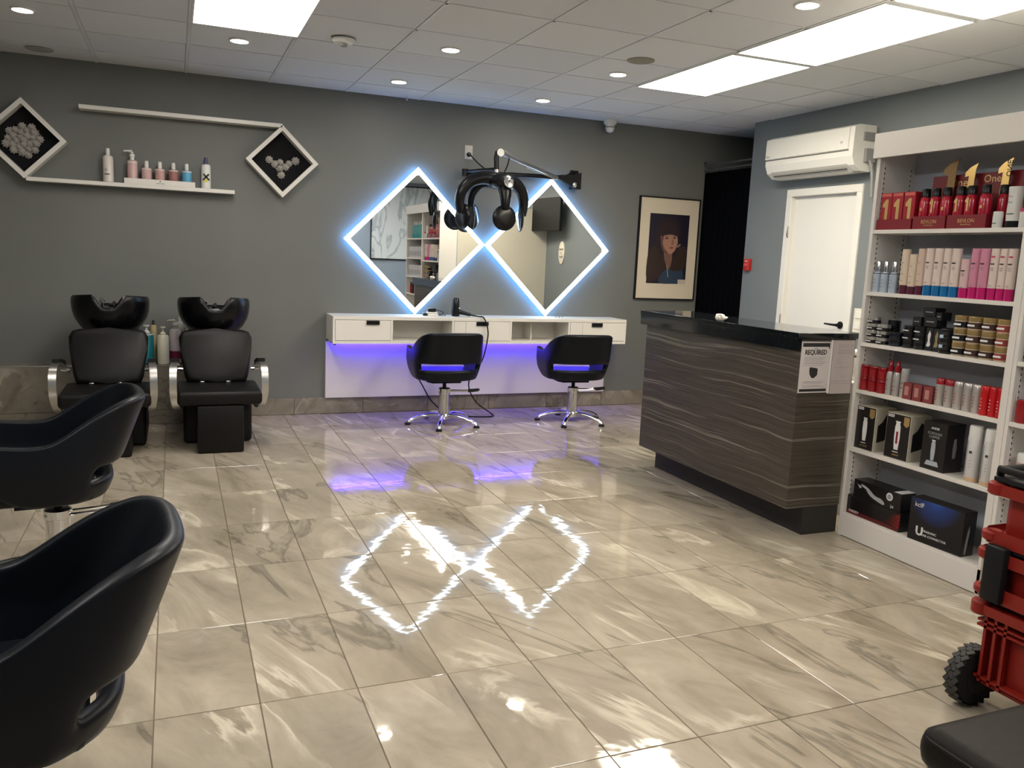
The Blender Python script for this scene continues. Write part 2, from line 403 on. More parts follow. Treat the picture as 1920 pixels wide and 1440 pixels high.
for z in (.3, 1.0, 1.76):
    link(B().lathe([(.006, -.04), (.006, .04)], 10, c=(XR-.022, -1.362, z)), 'hinge', M_steel, dr, True)
link(B().tube([(XR-.02, -1.355, 1.80), (XR-.03, -1.36, 1.72), (XR-.028, -1.37, 1.70)], .004, 6), 'chain', M_blackm, dr)

# curtain over the passage with its two rails
t = thing('curtain', 'black floor-length curtain closing the passage beside the framed portrait', 'curtain', (0, 0, 0))
b = B(); n0 = 0; cols = []
M_curt = mat('black curtain cloth', (.0012, .0015, .0026), 1., spec=.05)
for i in range(61):
    y = -.012-.75*i/60; dx = .012*math.sin(i*.9)+.005*math.sin(i*2.3)
    cols.append([b.bm.verts.new((4.985+dx*(.7 if z > 2 else 1), y, z)) for z in (.02, .8, 1.6, 2.35)])
for a, c_ in zip(cols, cols[1:]):
    for k in range(3): b.bm.faces.new((a[k], c_[k], c_[k+1], a[k+1]))
o = link(b, 'cloth', M_curt, t, True, 80); md = o.modifiers.new('s', 'SOLIDIFY'); md.thickness = .004
for z in (2.375, 2.425):
    box('rail', mat('dark grey rail', (.10, .11, .12), .4, .5), (4.972, 4.99, -.76, -.005, z-.008, z+.008), t)
box('wall_clip', M_steel, (4.955, 4.975, -.03, -.004, 2.43, 2.46), t)

# framed portrait
t = thing('framed_picture', 'framed portrait poster of a dark-haired woman with cream mount', 'picture', (4.597, 0, 1.578))
w, h = .352, .507
fr = B()
for q in ((-w, w, -.03, -.001, h-.012, h), (-w, w, -.03, -.001, -h, -h+.012), (-w, -w+.012, -.03, -.001, -h+.012, h-.012), (w-.012, w, -.03, -.001, -h+.012, h-.012)): fr.box(*q)
link(fr, 'frame', M_blackm, t)
box('mount', col('cream mount board', (.60, .53, .42), .6), (-w+.012, w-.012, -.02, -.001, -h+.012, h-.012), t)
pr = box('print', col('print dark blue black', (.012, .010, .022), .35), (-.225, .235, -.0215, -.019, -.345, .345), t)
def numeral(t, x, y, z, h, m_=None):
    w = h*.16
    return link(B().prism([(y-w/2, z), (y+w/2, z), (y+w/2, z+h*.66), (y+w*1.35, z+h*.66), (y+w*1.35, z+h*.80), (y+w*.3, z+h), (y-w/2, z+h)], x-.0008, x, 'yz'), 'numeral', m_ or goldm, t)
def flat(name, pts, y, c_, par=None, d=.0006):
    return link(B().prism(pts, y, y-d, 'xz'), name, col('ink '+name, c_, .45), par or t)
def smooth_poly(pts, n=6):
    out = []; N = len(pts)
    for i in range(N):
        p0, p1, p2, p3 = (Vector(pts[(i+k-1) % N]) for k in range(4))
        for s in range(n):
            u = s/n; out.append(tuple(.5*((2*p1)+(-p0+p2)*u+(2*p0-5*p1+4*p2-p3)*u*u+(-p0+3*p1-3*p2+p3)*u**3)))
    return out
# garment, hair, neck, face, fringe, features
flat('fur_coat', smooth_poly([(-.223, -.05), (-.15, .03), (-.05, .02), (.02, -.08), (.10, .0), (.2, .04), (.232, -.05), (.20, -.2), (.15, -.24), (.02, -.21), (-.1, -.30), (-.222, -.31)], 4), -.0217, (.030, .016, .013), pr)
flat('jacket', smooth_poly([(-.08, -.29), (0, -.2), (.1, -.22), (.19, -.21), (.2, -.32), (.1, -.342), (-.06, -.342)], 4), -.0219, (.022, .04, .075), pr)
flat('hair', smooth_poly([(-.12, .22), (-.05, .31), (.06, .30), (.13, .22), (.14, .12), (.12, -.02), (.05, -.09), (-.07, -.06), (-.14, .02), (-.15, .12)], 5), -.0220, (.020, .010, .014), pr)
flat('neck', smooth_poly([(-.03, .0), (.05, -.02), (.055, -.12), (.03, -.2), (-.01, -.15), (-.04, -.06)], 4), -.0222, (.16, .085, .062), pr)
flat('face', smooth_poly([(-.085, .14), (-.02, .165), (.06, .165), (.10, .13), (.112, .07), (.100, .03), (.085, -.01), (.045, -.045), (.0, -.035), (-.055, .02), (-.085, .07)], 5), -.0225, (.33, .175, .125), pr)
flat('fringe', smooth_poly([(-.115, .17), (-.06, .25), (.06, .26), (.125, .18), (.105, .135), (.04, .145), (-.03, .138), (-.075, .125)], 5), -.0229, (.024, .012, .016), pr)
flat('shade', smooth_poly([(-.09, .12), (-.055, .125), (-.062, .06), (-.035, .0), (.0, -.03), (-.02, -.045), (-.07, .01)], 4), -.0228, (.12, .055, .045), pr)
for q in ((-.02, .105), (.072, .112)):
    flat('eye', smooth_poly([(q[0]-.02, q[1]), (q[0], q[1]+.009), (q[0]+.02, q[1]+.001), (q[0], q[1]-.006)], 3), -.0229, (.02, .012, .014), pr)
    flat('brow', smooth_poly([(q[0]-.024, q[1]+.016), (q[0], q[1]+.024), (q[0]+.024, q[1]+.018), (q[0], q[1]+.017)], 3), -.0229, (.05, .025, .02), pr)
flat('nose', smooth_poly([(.048, .10), (.057, .10), (.066, .052), (.052, .045), (.036, .05)], 3), -.0229, (.22, .11, .08), pr)
flat('lips', smooth_poly([(.018, .016), (.045, .024), (.068, .018), (.05, .005), (.034, .004)], 3), -.0229, (.20, .045, .045), pr)
flat('hand_highlight', smooth_poly([(.10, .03), (.135, .055), (.15, .05), (.12, .02)], 3), -.0229, (.20, .14, .12), pr)
flat('necklace', [(.0, -.16), (.006, -.16), (.03, -.28), (.022, -.28)], -.0229, (.3, .3, .33), pr)
flat('caption_box', [(.145, -.345), (.235, -.345), (.235, -.300), (.145, -.300)], -.0226, (.5, .45, .38), pr)
text('1', .03, (.165, -.0236, -.322), '-y', M_print, pr, 'caption_mark')

# ================================================================== WALL DISPLAY SHELVES
def diamond(b, cx, cz, ro, ri, y0, y1):
    o_ = [(cx, cz+ro), (cx+ro, cz), (cx, cz-ro), (cx-ro, cz)]; i_ = [(cx, cz+ri), (cx+ri, cz), (cx, cz-ri), (cx-ri, cz)]
    for k in range(4):
        q = [o_[k], o_[(k+1) % 4], i_[(k+1) % 4], i_[k]]; b.prism(q, y0, y1, 'xz')
    return b
def rose(b, cx, cy, cz, r):
    for rr, d, n in ((1., 0, 9), (.72, .3, 7), (.45, .5, 6), (.22, .65, 5)):
        n2 = n*2; q = [r*rr*(1. if i % 2 else .74) for i in range(n2)]
        b.prism([(cx+q[i]*math.cos(2*PI*i/n2+rr*3), cz+q[i]*math.sin(2*PI*i/n2+rr*3)) for i in range(n2)], cy-d*r*1.6, cy-(d*1.6+.22)*r, 'xz')
def display(cx, cz, label, roses, sh, shname):
    t = thing('diamond_wall_frame', label, 'wall decor', (cx, 0, cz))
    link(diamond(B(), 0, 0, .287, .243, -.12, -.002), 'frame', M_white, t)
    box_ = [(0, .245), (.245, 0), (0, -.245), (-.245, 0)]
    link(B().prism(box_, -.012, -.002, 'xz'), 'backing', M_velvet, t)
    for x, z, r in roses:
        b = B(); rose(b, x, -.014-.018*(len(roses) > 10)*random.random(), z, r); link(b, 'paper_rose', M_rose, t)
    return t
cl = []
for i in range(26):
    a = i*2.4; r = .022*math.sqrt(i); cl.append((r*math.cos(a)*1.05-.005, r*math.sin(a)*1.0-.005, .030+random.random()*.008))
display(-1.010, 2.136, 'white diamond wall frame at far left filled with a big rose cluster', cl, None, '')
display(.829, 2.120, 'white diamond wall frame with eight silver roses in a V', [(-.095, .015, .033), (-.05, -.018, .034), (-.008, .0, .03), (-.012, -.048, .034), (.035, -.035, .033), (.062, -.005, .03), (.115, .02, .036), (.0, -.1, .034)], None, '')
tag(box('wall_shelf', M_white, (-.638, .829, -.12, -.002, 2.384, 2.415), None, .002, 1), 'upper white floating shelf, bare, ending at the right diamond frame', 'shelf', 'white floating shelves')
tag(box('wall_shelf', M_white, (-1.0, .457, -.12, -.002, 1.834, 1.864), None, .002, 1), 'lower white floating shelf holding the row of hair care bottles', 'shelf', 'white floating shelves')

# bottles on the lower shelf
def bottle(name, label, loc, r, h, body, cap, kind='pump', neck=None, group=None, cat='bottle', lab=None, sq=1., rz=0, capm=None, seg=20):
    t = thing(name, label, cat, loc, rz, group)
    if kind == 'pump' or kind == 'cap' or kind == 'dispenser':
        link(B().lathe([(r*.9, 0), (r, .004), (r, h*.93), (r*.8, h*.985), (r*.38, h)], seg, sy=sq), 'body', body, t, True)
        if kind == 'cap': link(B().lathe([(r*.40, h-.001), (r*.40, h+r*1.1), (r*.33, h+r*1.35), (r*.30, h+r*1.4)], 14), 'cap', cap, t, True)
        elif kind == 'dispenser':
            link(B().lathe([(r*.5, h-.001), (r*.5, h+.012), (r*.3, h+.018), (r*.16, h+.022), (r*.16, h+.05), (r*.45, h+.052), (r*.45, h+.062)], 14), 'pump', cap, t, True)
        else:
            p = link(B().lathe([(r*.42, h-.001), (r*.42, h+.022), (r*.55, h+.026), (r*.5, h+.042), (r*.2, h+.05), (r*.2, h+.062)], 14), 'pump', cap, t, True)
            link(B().tube([(0, 0, h+.064), (-.03, 0, h+.066), (-.06, 0, h+.063)], [.012, .007, .005], 8), 'nozzle', cap, t, True)
    elif kind == 'can':
        link(B().lathe([(r*.96, 0), (r, .003), (r, h*.78), (r*.97, h*.785)], seg), 'body', body, t, True)
        link(B().lathe([(r*.97, h*.785), (r*.97, h*.97), (r*.85, h)], seg), 'cap', cap, t, True)
    elif kind == 'stand':     # tube standing on its cap
        link(B().lathe([(r, h*.22), (r, h*.9), (r*.97, h)], seg), 'body', body, t, True)
        link(B().lathe([(r, 0), (r, h*.22-.001)], seg), 'cap', cap, t, True)
    if lab:
        for (m_, z0, z1, a0, a1, kk) in lab:
            link(B().lathe([(r*1.006, h*z0), (r*1.006, h*z1)], seg, sy=sq, cap=False), 'label_band' if kk is None else kk, m_, t, True)
    return t
wp = col('white bottle plastic', (.66, .60, .56), .35); wpc = col('white pump plastic', (.70, .70, .66), .35)
zs = 1.864
t = bottle('shampoo_bottle', 'tall white capped bottle standing alone at left of lower shelf', (-.455, -.07, zs), .037, .20, wp, wpc, 'cap')
link(B().box(-.022, .012, -.0385, -.0365, .055, .062), 'print_band', M_print, t); link(B().box(-.02, -.005, -.0378, -.036, .085, .098), 'print_block', M_printg, t)
tr = thing('display_tray', 'long white display tray carrying five bottles on lower shelf', 'tray', (-.091, -.07, zs))
link(B().box(-.253, .253, -.048, .045, 0, .004).box(-.253, .253, -.05, -.047, 0, .04).box(-.253, -.25, -.047, .045, .004, .04).box(.25, .253, -.047, .045, .004, .04).box(-.25, .25, .042, .045, .004, .04), 'tray', M_white2, tr)
text('HAIRCARE', .013, (.0, -.0506, .012), '-y', M_print, tr, 'lettering'); link(B().lathe([(.005, 0), (.005, .001)], 12, mtx=Matrix.Rotation(PI/2, 3, 'X'), c=(0, -.05, .028)), 'logo_dot', M_print, tr)
z5 = zs+.004
pk1, pk2, pk3, bl = col('pale pink plastic', (.56, .37, .36), .35), col('dusty pink plastic', (.52, .33, .30), .35), col('deep dusty rose plastic', (.30, .13, .12), .35), col('sky blue plastic', (.10, .36, .58), .35)
bottle('pump_bottle', 'tall pale pink pump bottle at left of the white tray', (-.286, -.07, z5), .037, .175, pk1, wpc, 'pump', lab=[(wp, .86, .94, 0, 0, 'shoulder_band')])
for x, m_, l in ((-.187, pk1, 'pale pink'), (-.092, pk2, 'salmon pink'), (.005, pk3, 'dark rose'), (.102, bl, 'sky blue')):
    if m_ is pk2: m_ = col('salmon plastic', (.50, .30, .27), .35)
    bottle('conditioner_bottle', 'short '+l+' bottle with white cap in the white tray', (x, -.07, z5), .037, .125, m_, wpc, 'cap', lab=[(wp, .88, .95, 0, 0, 'shoulder_band')], group='bottles in the white tray')
t = bottle('shampoo_bottle', 'white bottle with black and yellow X print and violet cap', (.244, -.07, zs), .036, .19, wpc, col('dark violet cap', (.05, .05, .12), .4), 'cap')
for s_, m_ in ((.75, M_print), (-.75, M_print)):
    link(B().box(-.0065, .0065, -.0375, -.0355, .055, .12, rot=Matrix.Rotation(s_, 3, 'Y'), ctr=(0, -.036, .09)), 'x_print', m_, t)
link(B().box(-.012, .012, -.0372, -.035, .050, .072), 'yellow_print', col('yellow print', (.75, .62, .05), .5), t)

# ================================================================== LED MIRRORS
def led_mirror(cx, label):
    cz, r = 1.530, .640
    t = thing('diamond_mirror', label, 'mirror', (cx, 0, cz), group='diamond mirrors')
    link(diamond(B(), 0, 0, r, r-.052, -.058, -.045), 'led_frame', M_led, t)
    link(diamond(B(), 0, 0, r-.010, r-.03, -.0445, -.030), 'back_light', M_halo, t)
    link(B().prism([(0, r-.053), (r-.053, 0), (0, -r+.053), (-r+.053, 0)], -.055, -.045, 'xz'), 'glass', M_mirror, t)
    link(B().prism([(0, r-.10), (r-.10, 0), (0, -r+.10), (-r+.10, 0)], -.0445, -.001, 'xz'), 'backing', M_blackm, t)
    link(B().prism([(-.02, -r-.008), (.02, -r-.008), (0, -r+.012)], -.075, -.06, 'xz'), 'bottom_clip', M_acw, t)
led_mirror(1.984, 'left glowing diamond mirror with a white led border')
led_mirror(3.266, 'right glowing diamond mirror partly behind the hair processor')

# ================================================================== STYLING DESK
t = thing('styling_desk', 'long white wall-hung styling desk with drawers and violet glow underneath', 'desk', (0, 0, 0))
DX0, DX1, DY, DZ0, DZ1 = 1.21, 4.0, -.33, .652, .885
link(B().box(DX0, DX1, DY, -.002, DZ1-.03, DZ1, .002, 1), 'top', M_white, t, True)
link(B().box(DX0, DX1, DY, -.002, DZ0, DZ0+.027, .002, 1), 'bottom_board', M_white, t, True)
for x in (1.21, 1.702, 2.250, 2.80, 3.385, 3.982): box('divider', M_white, (x, x+.018, DY+.001, -.002, DZ0+.027, DZ1-.03), t)
box('back_board', M_white, (DX0+.018, DX1-.018, -.012, -.002, DZ0+.027, DZ1-.03), t)
box('inner_divider', M_white, (3.06, 3.07, -.2, -.012, DZ0+.027, DZ1-.03), t)
for x0, x1, hx, seam in ((1.230, 1.700, 1.545, None), (2.270, 2.798, 2.53, 2.376), (3.405, 3.980, 3.68, 3.53)):
    d = link(B().box(x0, x1, DY-.003, DY+.02, DZ0+.030, DZ1-.033, .0015, 1).box(x0+.015, x1-.015, DY+.02, -.03, DZ0+.032, DZ1-.06), 'drawer', M_white, t)
    link(B().box(hx-.055, hx+.055, DY-.016, DY-.0035, DZ1-.068, DZ1-.034), 'handle', M_black, d)
    if seam: box('seam', M_printg, (seam-.0015, seam+.0015, DY-.0036, DY-.003, DZ0+.032, DZ1-.035), d)
bp = box('wall_panel', col('white wall panel', (.62, .58, .58), .4), (1.20, 3.945, -.045, -.002, .146, .645), t)
link(B().box(1.27, 3.93, -.085, -.07, DZ0-.007, DZ0-.0005), 'violet_led_strip', M_uv, t)
link(B().tube([(1.205, -.05, .655), (1.22, -.15, .665), (1.215, -.25, .66), (1.235, -.30, .645)], .008, 8), 'cable_clip', M_black, t, True)
# small things on the desk
t = thing('hair_dryer', 'black hair dryer standing on its nozzle end on the desk', 'hair dryer', (2.335, -.17, .885))
link(B().lathe([(.030, 0), (.036, .004), (.038, .05), (.034, .10), (.031, .155), (.022, .165)], 20, c=(-.005, 0, 0)), 'barrel', M_black, t, True)
link(B().tube([(.01, -.01, .05), (.05, -.05, .035), (.10, -.10, .022)], [.022, .019, .015], 12), 'grip', M_black, t, True)
link(B().tube([(.10, -.10, .022), (.135, -.135, .015), (.16, -.165, .012)], [.008, .006, .005], 8), 'cord_relief', M_black, t, True)
link(B().lathe([(.007, 0), (.007, .004)], 12, mtx=Matrix.Rotation(PI/2, 3, 'X'), c=(.018, -.034, .075)), 'button', M_printw, t)
cord = [(2.495, -.335, .897), (2.535, -.358, .885), (2.555, -.372, .82), (2.560, -.37, .74), (2.555, -.33, .6), (2.54, -.26, .45), (2.50, -.24, .34)]
def cspline(pts, n=6):
    out = []; P_ = [Vector(p) for p in pts]; P_ = [P_[0]]+P_+[P_[-1]]
    for i in range(1, len(P_)-2):
        for s in range(n):
            u = s/n; p0, p1, p2, p3 = P_[i-1:i+3]; out.append(.5*((2*p1)+(-p0+p2)*u+(2*p0-5*p1+4*p2-p3)*u*u+(-p0+3*p1-3*p2+p3)*u**3))
    out.append(P_[-2]); return out
tag(link(B().tube(cspline([(2.495, -.335, .897), (2.535, -.352, .888), (2.565, -.375, .80), (2.57, -.372, .70), (2.54, -.33, .5), (2.44, -.28, .30), (2.52, -.25, .12), (2.66, -.30, .01), (2.62, -.42, .008), (2.45, -.40, .008), (2.25, -.30, .02), (2.12, -.22, .12), (2.05, -.15, .25), (1.98, -.09, .40), (1.98, -.08, .55)]), .006, 8), 'power_cord', M_rubber, None, True), 'black cord running from the hair dryer down behind the left chair', 'cord')
t = thing('hair_clipper', 'small black clipper with cable lying on a white stand', 'clipper', (2.115, -.15, .885))
link(B().box(-.045, .045, -.035, .035, 0, .018, .004, 2).box(-.045, .045, -.035, .035, .020, .034, .004, 2), 'stand', M_acw, t, True)
link(B().lathe([(.03, 0), (.038, .012), (.034, .03), (.02, .036)], 16, c=(0, 0, .034), sx=1.1, sy=.7), 'clipper_body', M_black, t, True)
link(B().tube(cspline([(.03, 0, .05), (.08, .0, .045), (.11, .01, .02), (.07, .02, .005), (.14, .03, .004)]), .003, 6), 'cable', M_rubber, t, True)
link(B().box(-.085, -.047, -.02, .02, .002, .026, .006, 2), 'charger', M_black, t, True)
t = thing('desk_trinkets', 'tiny silver clips lying on the right of the white desk', 'hair clips', (3.36, -.15, .885))
for i in range(3): link(B().box(i*.035-.04, i*.035-.015, -.006, .006, 0, .008, .002, 1, rot=Matrix.Rotation(.4*i, 3, 'Z')), 'clip', M_steel, t)

# power outlet with plug
t = thing('wall_outlet', 'pale wall outlet with a black plug above the left mirror', 'outlet', (2.459, 0, 2.342))
link(B().box(-.037, .037, -.007, -.001, -.06, .06, .003, 2), 'plate', mat('outlet plate', (.5, .47, .42), .4), t, True)
link(B().box(-.018, .018, -.009, -.0065, .012, .042, .001, 1), 'socket', mat('outlet plate', (.5, .47, .42), .4), t)
link(B().lathe([(.02, 0), (.02, .02), (.012, .034)], 14, mtx=Matrix.Rotation(PI/2, 3, 'X'), c=(0, -.007, -.02)), 'plug', M_black, t, True)
# fire alarm, switches
t = thing('fire_alarm', 'small red fire alarm pull box on the blue grey wall', 'fire alarm', (XR, -.842, 1.455))
link(B().box(-.035, -.001, -.04, .04, -.055, .055, .006, 2), 'housing', mat('alarm red', (.42, .02, .015), .35), t, True)
link(B().box(-.042, -.034, -.022, .022, -.012, .012, .002, 1), 'pull_bar', mat('alarm red light', (.6, .08, .06), .35), t, True)
text('FIRE', .02, (-.0358, 0, .032), '-x', M_printw, t)
t = thing('light_switch', 'cream double light switch plate right of the white door', 'light switch', (XR, -2.255, 1.06))
link(B().box(-.008, -.001, -.055, .055, -.10, .09, .002, 1), 'plate', mat('switch cream', (.68, .64, .55), .4), t, True)
for z in (.04, -.045): link(B().box(-.013, -.0075, -.035, .035, z-.028, z+.028, .002, 1), 'rocker', M_acw, t)

# ================================================================== AIR CONDITIONER
t = thing('air_conditioner', 'white wall-mounted split air conditioner above the door', 'air conditioner', (0, 0, 0))
prof = [(4.965, 2.535), (4.80, 2.535), (4.752, 2.515), (4.748, 2.30), (4.775, 2.235), (4.83, 2.195), (4.93, 2.19), (4.965, 2.21)]
link(B().prism(prof, -2.235, -1.235, 'xz'), 'housing', M_acw, t)
link(B().prism([(4.750, 2.518), (4.742, 2.51), (4.738, 2.352), (4.750, 2.350)], -2.19, -1.238, 'xz'), 'front_panel', M_acw, t)
box('seam', M_print, (4.7465, 4.7485, -2.192, -1.238, 2.340, 2.346), t)
link(B().prism([(4.765, 2.244), (4.772, 2.238), (4.835, 2.186), (4.90, 2.184), (4.9, 2.189), (4.83, 2.193)], -2.17, -1.29, 'xz'), 'air_flap', mat('flap white', (.6, .6, .57), .4), t)
box('flap_gap', M_print, (4.792, 4.80, -2.14, -1.30, 2.208, 2.214), t)
text('Midea', .022, (4.737, -1.27, 2.372), '-x', M_printg, t, 'logo', align='CENTER')
text('24', .026, (4.7375, -2.12, 2.405), '-x', M_printg, t, 'sticker_text'); box('sticker', M_printw, (4.7372, 4.7382, -2.14, -2.11, 2.43, 2.455), t)
box('pipe_cover', M_grey, (4.86, 4.95, -2.262, -2.235, 2.26, 2.36), t); box('pipe_bracket', M_grey, (4.84, 4.965, -2.25, -2.235, 2.42, 2.48), t)
link(B().tube(cspline([(4.9, -2.25, 2.28), (4.91, -2.28, 2.2), (4.93, -2.285, 2.0)]), .012, 8), 'pipe', M_grey, t, True)

# ================================================================== RECEPTION COUNTER
t = thing('reception_counter', 'reception counter in dark striped laminate with black stone top', 'counter', (0, 0, 0))
link(B().box(3.02, 3.385, -3.83, -2.30, .157, 1.015), 'body', M_lam, t)
link(B().box(3.02, 3.385, -3.83, -2.30, 1.0155, 1.077), 'upper_strip', M_lam, t)
link(B().box(3.143, 3.384, -3.826, -2.33, 0, .1565), 'toe_kick', mat('dark brown kick board', (.016, .014, .012), .5), t)
link(B().box(2.988, 3.40, -3.842, -2.255, 1.0775, 1.107, .0015, 1), 'stone_top', M_gran, t, True)
link(B().box(2.99, 3.0195, -3.8295, -2.26, 1.014, 1.077), 'stone_apron', M_gran, t)
# notices on the counter end
ye = -3.832
t = thing('mask_notice', 'white notice reading REQUIRED taped on the counter end', 'notice', (3.117, ye, .925))
link(B().box(-.098, .098, -.0015, 0, -.135, .137), 'sheet', M_paper, t)
link(B().box(-.09, .09, -.0021, -.0015, .110, .130), 'header_bar', M_print, t); link(B().box(-.09, .09, -.0021, -.0015, -.128, -.114), 'footer_bar', M_print, t)
link(B().prism([(.06, .12), (.09, .12), (.09, .095), (.082, .108)], -.0024, -.0018, 'xz'), 'corner_mark', M_print, t)
text('REQUIRED', .036, (0, -.0020, .080), '-y', M_print, t, sx=.86, bold=.0008)
text('MASK', .012, (0, -.0020, .100), '-y', M_printg, t, 'small_lettering')
for k, z in enumerate((.055, .048, .040, .030, .022, .012)): box('text_line', M_printg, (-.075, .070-.01*(k % 3), -.0021, -.0015, z-.0012, z+.0012), t)
for k, z in enumerate((-.075, -.083, -.095, -.103)): box('text_line', M_printg, (-.07, .068-.012*(k % 3), -.0021, -.0015, z-.0012, z+.0012), t)
link(B().prism([(-.032, .002), (-.012, .0), (.004, -.002), (.018, -.004), (.022, -.012), (.020, -.04), (.0, -.056), (-.016, -.055), (-.03, -.036), (-.034, -.014)], -.0024, -.0016, 'xz'), 'mask_symbol', M_print, t)
t = thing('screening_notice', 'plain printed sheet taped right of the REQUIRED notice', 'notice', (3.297, ye, .925))
link(B().box(-.066, .082, -.0015, 0, -.143, .145), 'sheet', mat('pinkish paper', (.50, .44, .42), .6), t)
for k, z in enumerate((.118, .108, .092, .082, .074)): box('text_line', M_printg, (-.03, .07, -.0021, -.0015, z-.0012, z+.0012), t)
for k, (z, a, b_) in enumerate(((.04, -.03, .0), (.024, -.04, .01), (-.002, -.05, .05), (-.05, 0, .04), (-.075, -.06, .07), (-.088, -.06, .07))): box('text_line', M_printg, (a, b_, -.0021, -.0015, z-.001, z+.001), t)
link(B().box(-.082, -.070, -.003, 0, -.14, .147), 'plastic_edge', M_acw, t)
# tissue flower
t = thing('paper_flower', 'small crumpled white paper flower on the black counter top', 'paper flower', (3.04, -3.09, 1.107))
b = B(); r_ = random.Random(3); n0 = []
for i in range(9):
    a = i*.7; b.lathe([(.004, .0), (.016, .004), (.021, .02), (.014, .036+.008*r_.random()), (.004, .042)], 8, c=(.008*math.cos(a), .008*math.sin(a), 0), sy=.6, mtx=Matrix.Rotation(a, 3, 'Z') @ Matrix.Rotation(.35, 3, 'X'))
for v in b.bm.verts: v.co.z = max(v.co.z, 0)
link(b, 'petals', mat('white tissue', (.75, .71, .64), .7), t, True, 60)
link(B().lathe([(.012, 0), (.009, .02), (.002, .035)], 10, mtx=Matrix.Rotation(PI/2.2, 3, 'Y') @ Matrix.Rotation(0, 3, 'Z'), c=(.012, -.012, .016)), 'pointed_petal', mat('white tissue', (.75, .71, .64), .7), t, True)

# ================================================================== PRODUCT SHELVES
XF, XB = 3.365, 3.61
t = thing('display_shelving', 'tall white display shelving full of hair products', 'shelf', (0, 0, 0))
for y0, y1, nm in ((-3.885, -3.865, 'side_panel'), (-4.733, -4.716, 'side_panel'), (-4.768, -4.751, 'side_panel'), (-5.612, -5.592, 'side_panel')):
    box(nm, M_white2, (XF, XB, y0, y1, 0, 2.12), t)
box('post_strip', M_white2, (XF-.003, XF+.03, -4.750, -4.734, 0, 2.12), t)
box('back_panel', M_shback, (XB, XB+.012, -5.612, -3.865, 0, 2.12), t)
box('header_board', M_white2, (XF-.022, XF-.0005, -5.62, -3.855, 2.014, 2.136), t)
box('top_board', M_white2, (XF, XB, -5.592, -3.885, 2.10, 2.12), t)
box('plinth', M_white2, (XF, XF+.018, -5.592, -3.8851, 0.004, .118), t)
for y0, y1, zz in ((-4.716, -3.885, (1.652, 1.333, 1.066, .814, .496, .130)), (-5.592, -4.768, (1.652, 1.36, 1.08, .815, .496, .130))):
    for z in zz: box('shelf_board', M_white2, (XF+.002, XB, y0+.0005, y1-.0005, z-.019, z), t)
dots = B()
for y, s in ((-3.8853, -1), (-4.7157, 1), (-4.7683, -1)):
    for x in (XF+.035, XB-.03):
        dots.box(x-.007, x+.007, y+min(0, s*.0015), y+max(0, s*.0015), .13, 2.0)
        dots.mi = 1
        for k in range(72):
            z = .15+k*.0255; dots.box(x-.003, x+.003, y+min(s*.0014, s*.0022), y+max(s*.0014, s*.0022), z, z+.010)
        dots.mi = 0
o = link(dots, 'slotted_strips', [M_white2, M_shdots], t); o['kind'] = 'stuff'
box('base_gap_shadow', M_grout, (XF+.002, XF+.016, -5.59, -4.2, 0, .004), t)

def strokes(t, x, y, zs, w=.014, m_=M_print, name='print', h=.0035, n=2):
    b = B()
    for z in zs:
        for k in range(n):
            yy = y-w/2+(k+.1)*w/n; b.box(x-.0012, x, yy, yy+w/n*.75, z-h/2, z+h/2)
    return link(b, name, m_, t)
Z1, Z2, Z3, Z4, Z5, Z6 = 1.652, 1.333, 1.066, .814, .496, .130
XI = 3.405   # centre of front items
red1 = mat('crimson box card', (.34, .012, .022), .35); red2 = mat('crimson bottle', (.42, .008, .03), .2, coat=.3); goldm = mat('matt gold print', (.62, .42, .17), .38, .6)
redd = mat('dark crimson card', (.20, .006, .014), .4)
# shelf one: three boxed treatments in a tray
def tray(y0, y1, label, txt, h=.062):
    t = thing('counter_tray', label, 'display tray', (0, 0, Z1))
    link(B().box(XF+.012, XF+.12, y0, y1, 0, .003).box(XF+.010, XF+.012, y0, y1, 0, h).prism([(XF+.012, .003), (XF+.012, h), (XF+.12, h+.03), (XF+.12, .003)], y0, y0+.002, 'xz').prism([(XF+.012, .003), (XF+.012, h), (XF+.12, h+.03), (XF+.12, .003)], y1-.002, y1, 'xz'), 'tray', redd, t)
    if txt: text(txt, .026, (XF+.0095, (y0+y1)/2, h*.55), '-x', goldm, t, sx=.9); text('PROFESSIONAL', .008, (XF+.0095, (y0+y1)/2, h*.28), '-x', goldm, t, 'small_lettering')
    return t
tray(-4.112, -3.895, 'low red tray holding three boxed treatments on the top shelf', None, .052)
for k, y in enumerate((-3.932, -4.003, -4.076)):
    t = thing('treatment_box', 'red box with gold numeral one, %s from left on the top shelf' % ORD[k], 'box', (XF+.045, y, Z1+.0035), group='red treatment boxes')
    link(B().box(-.022, .03, -.034, .034, 0, .182, .0015, 1), 'box', red1, t)
    numeral(t, -.0222, -.004, .035, .115); link(B().box(-.0232, -.022, -.03, .03, .164, .178), 'header_print', col('pink red print', (.6, .12, .1), .4), t)
tray(-4.308, -4.122, 'red display tray left of the pair, lettered in gold', 'REVLON')
tray(-4.522, -4.318, 'red display tray right of the pair, lettered in gold', 'REVLON')
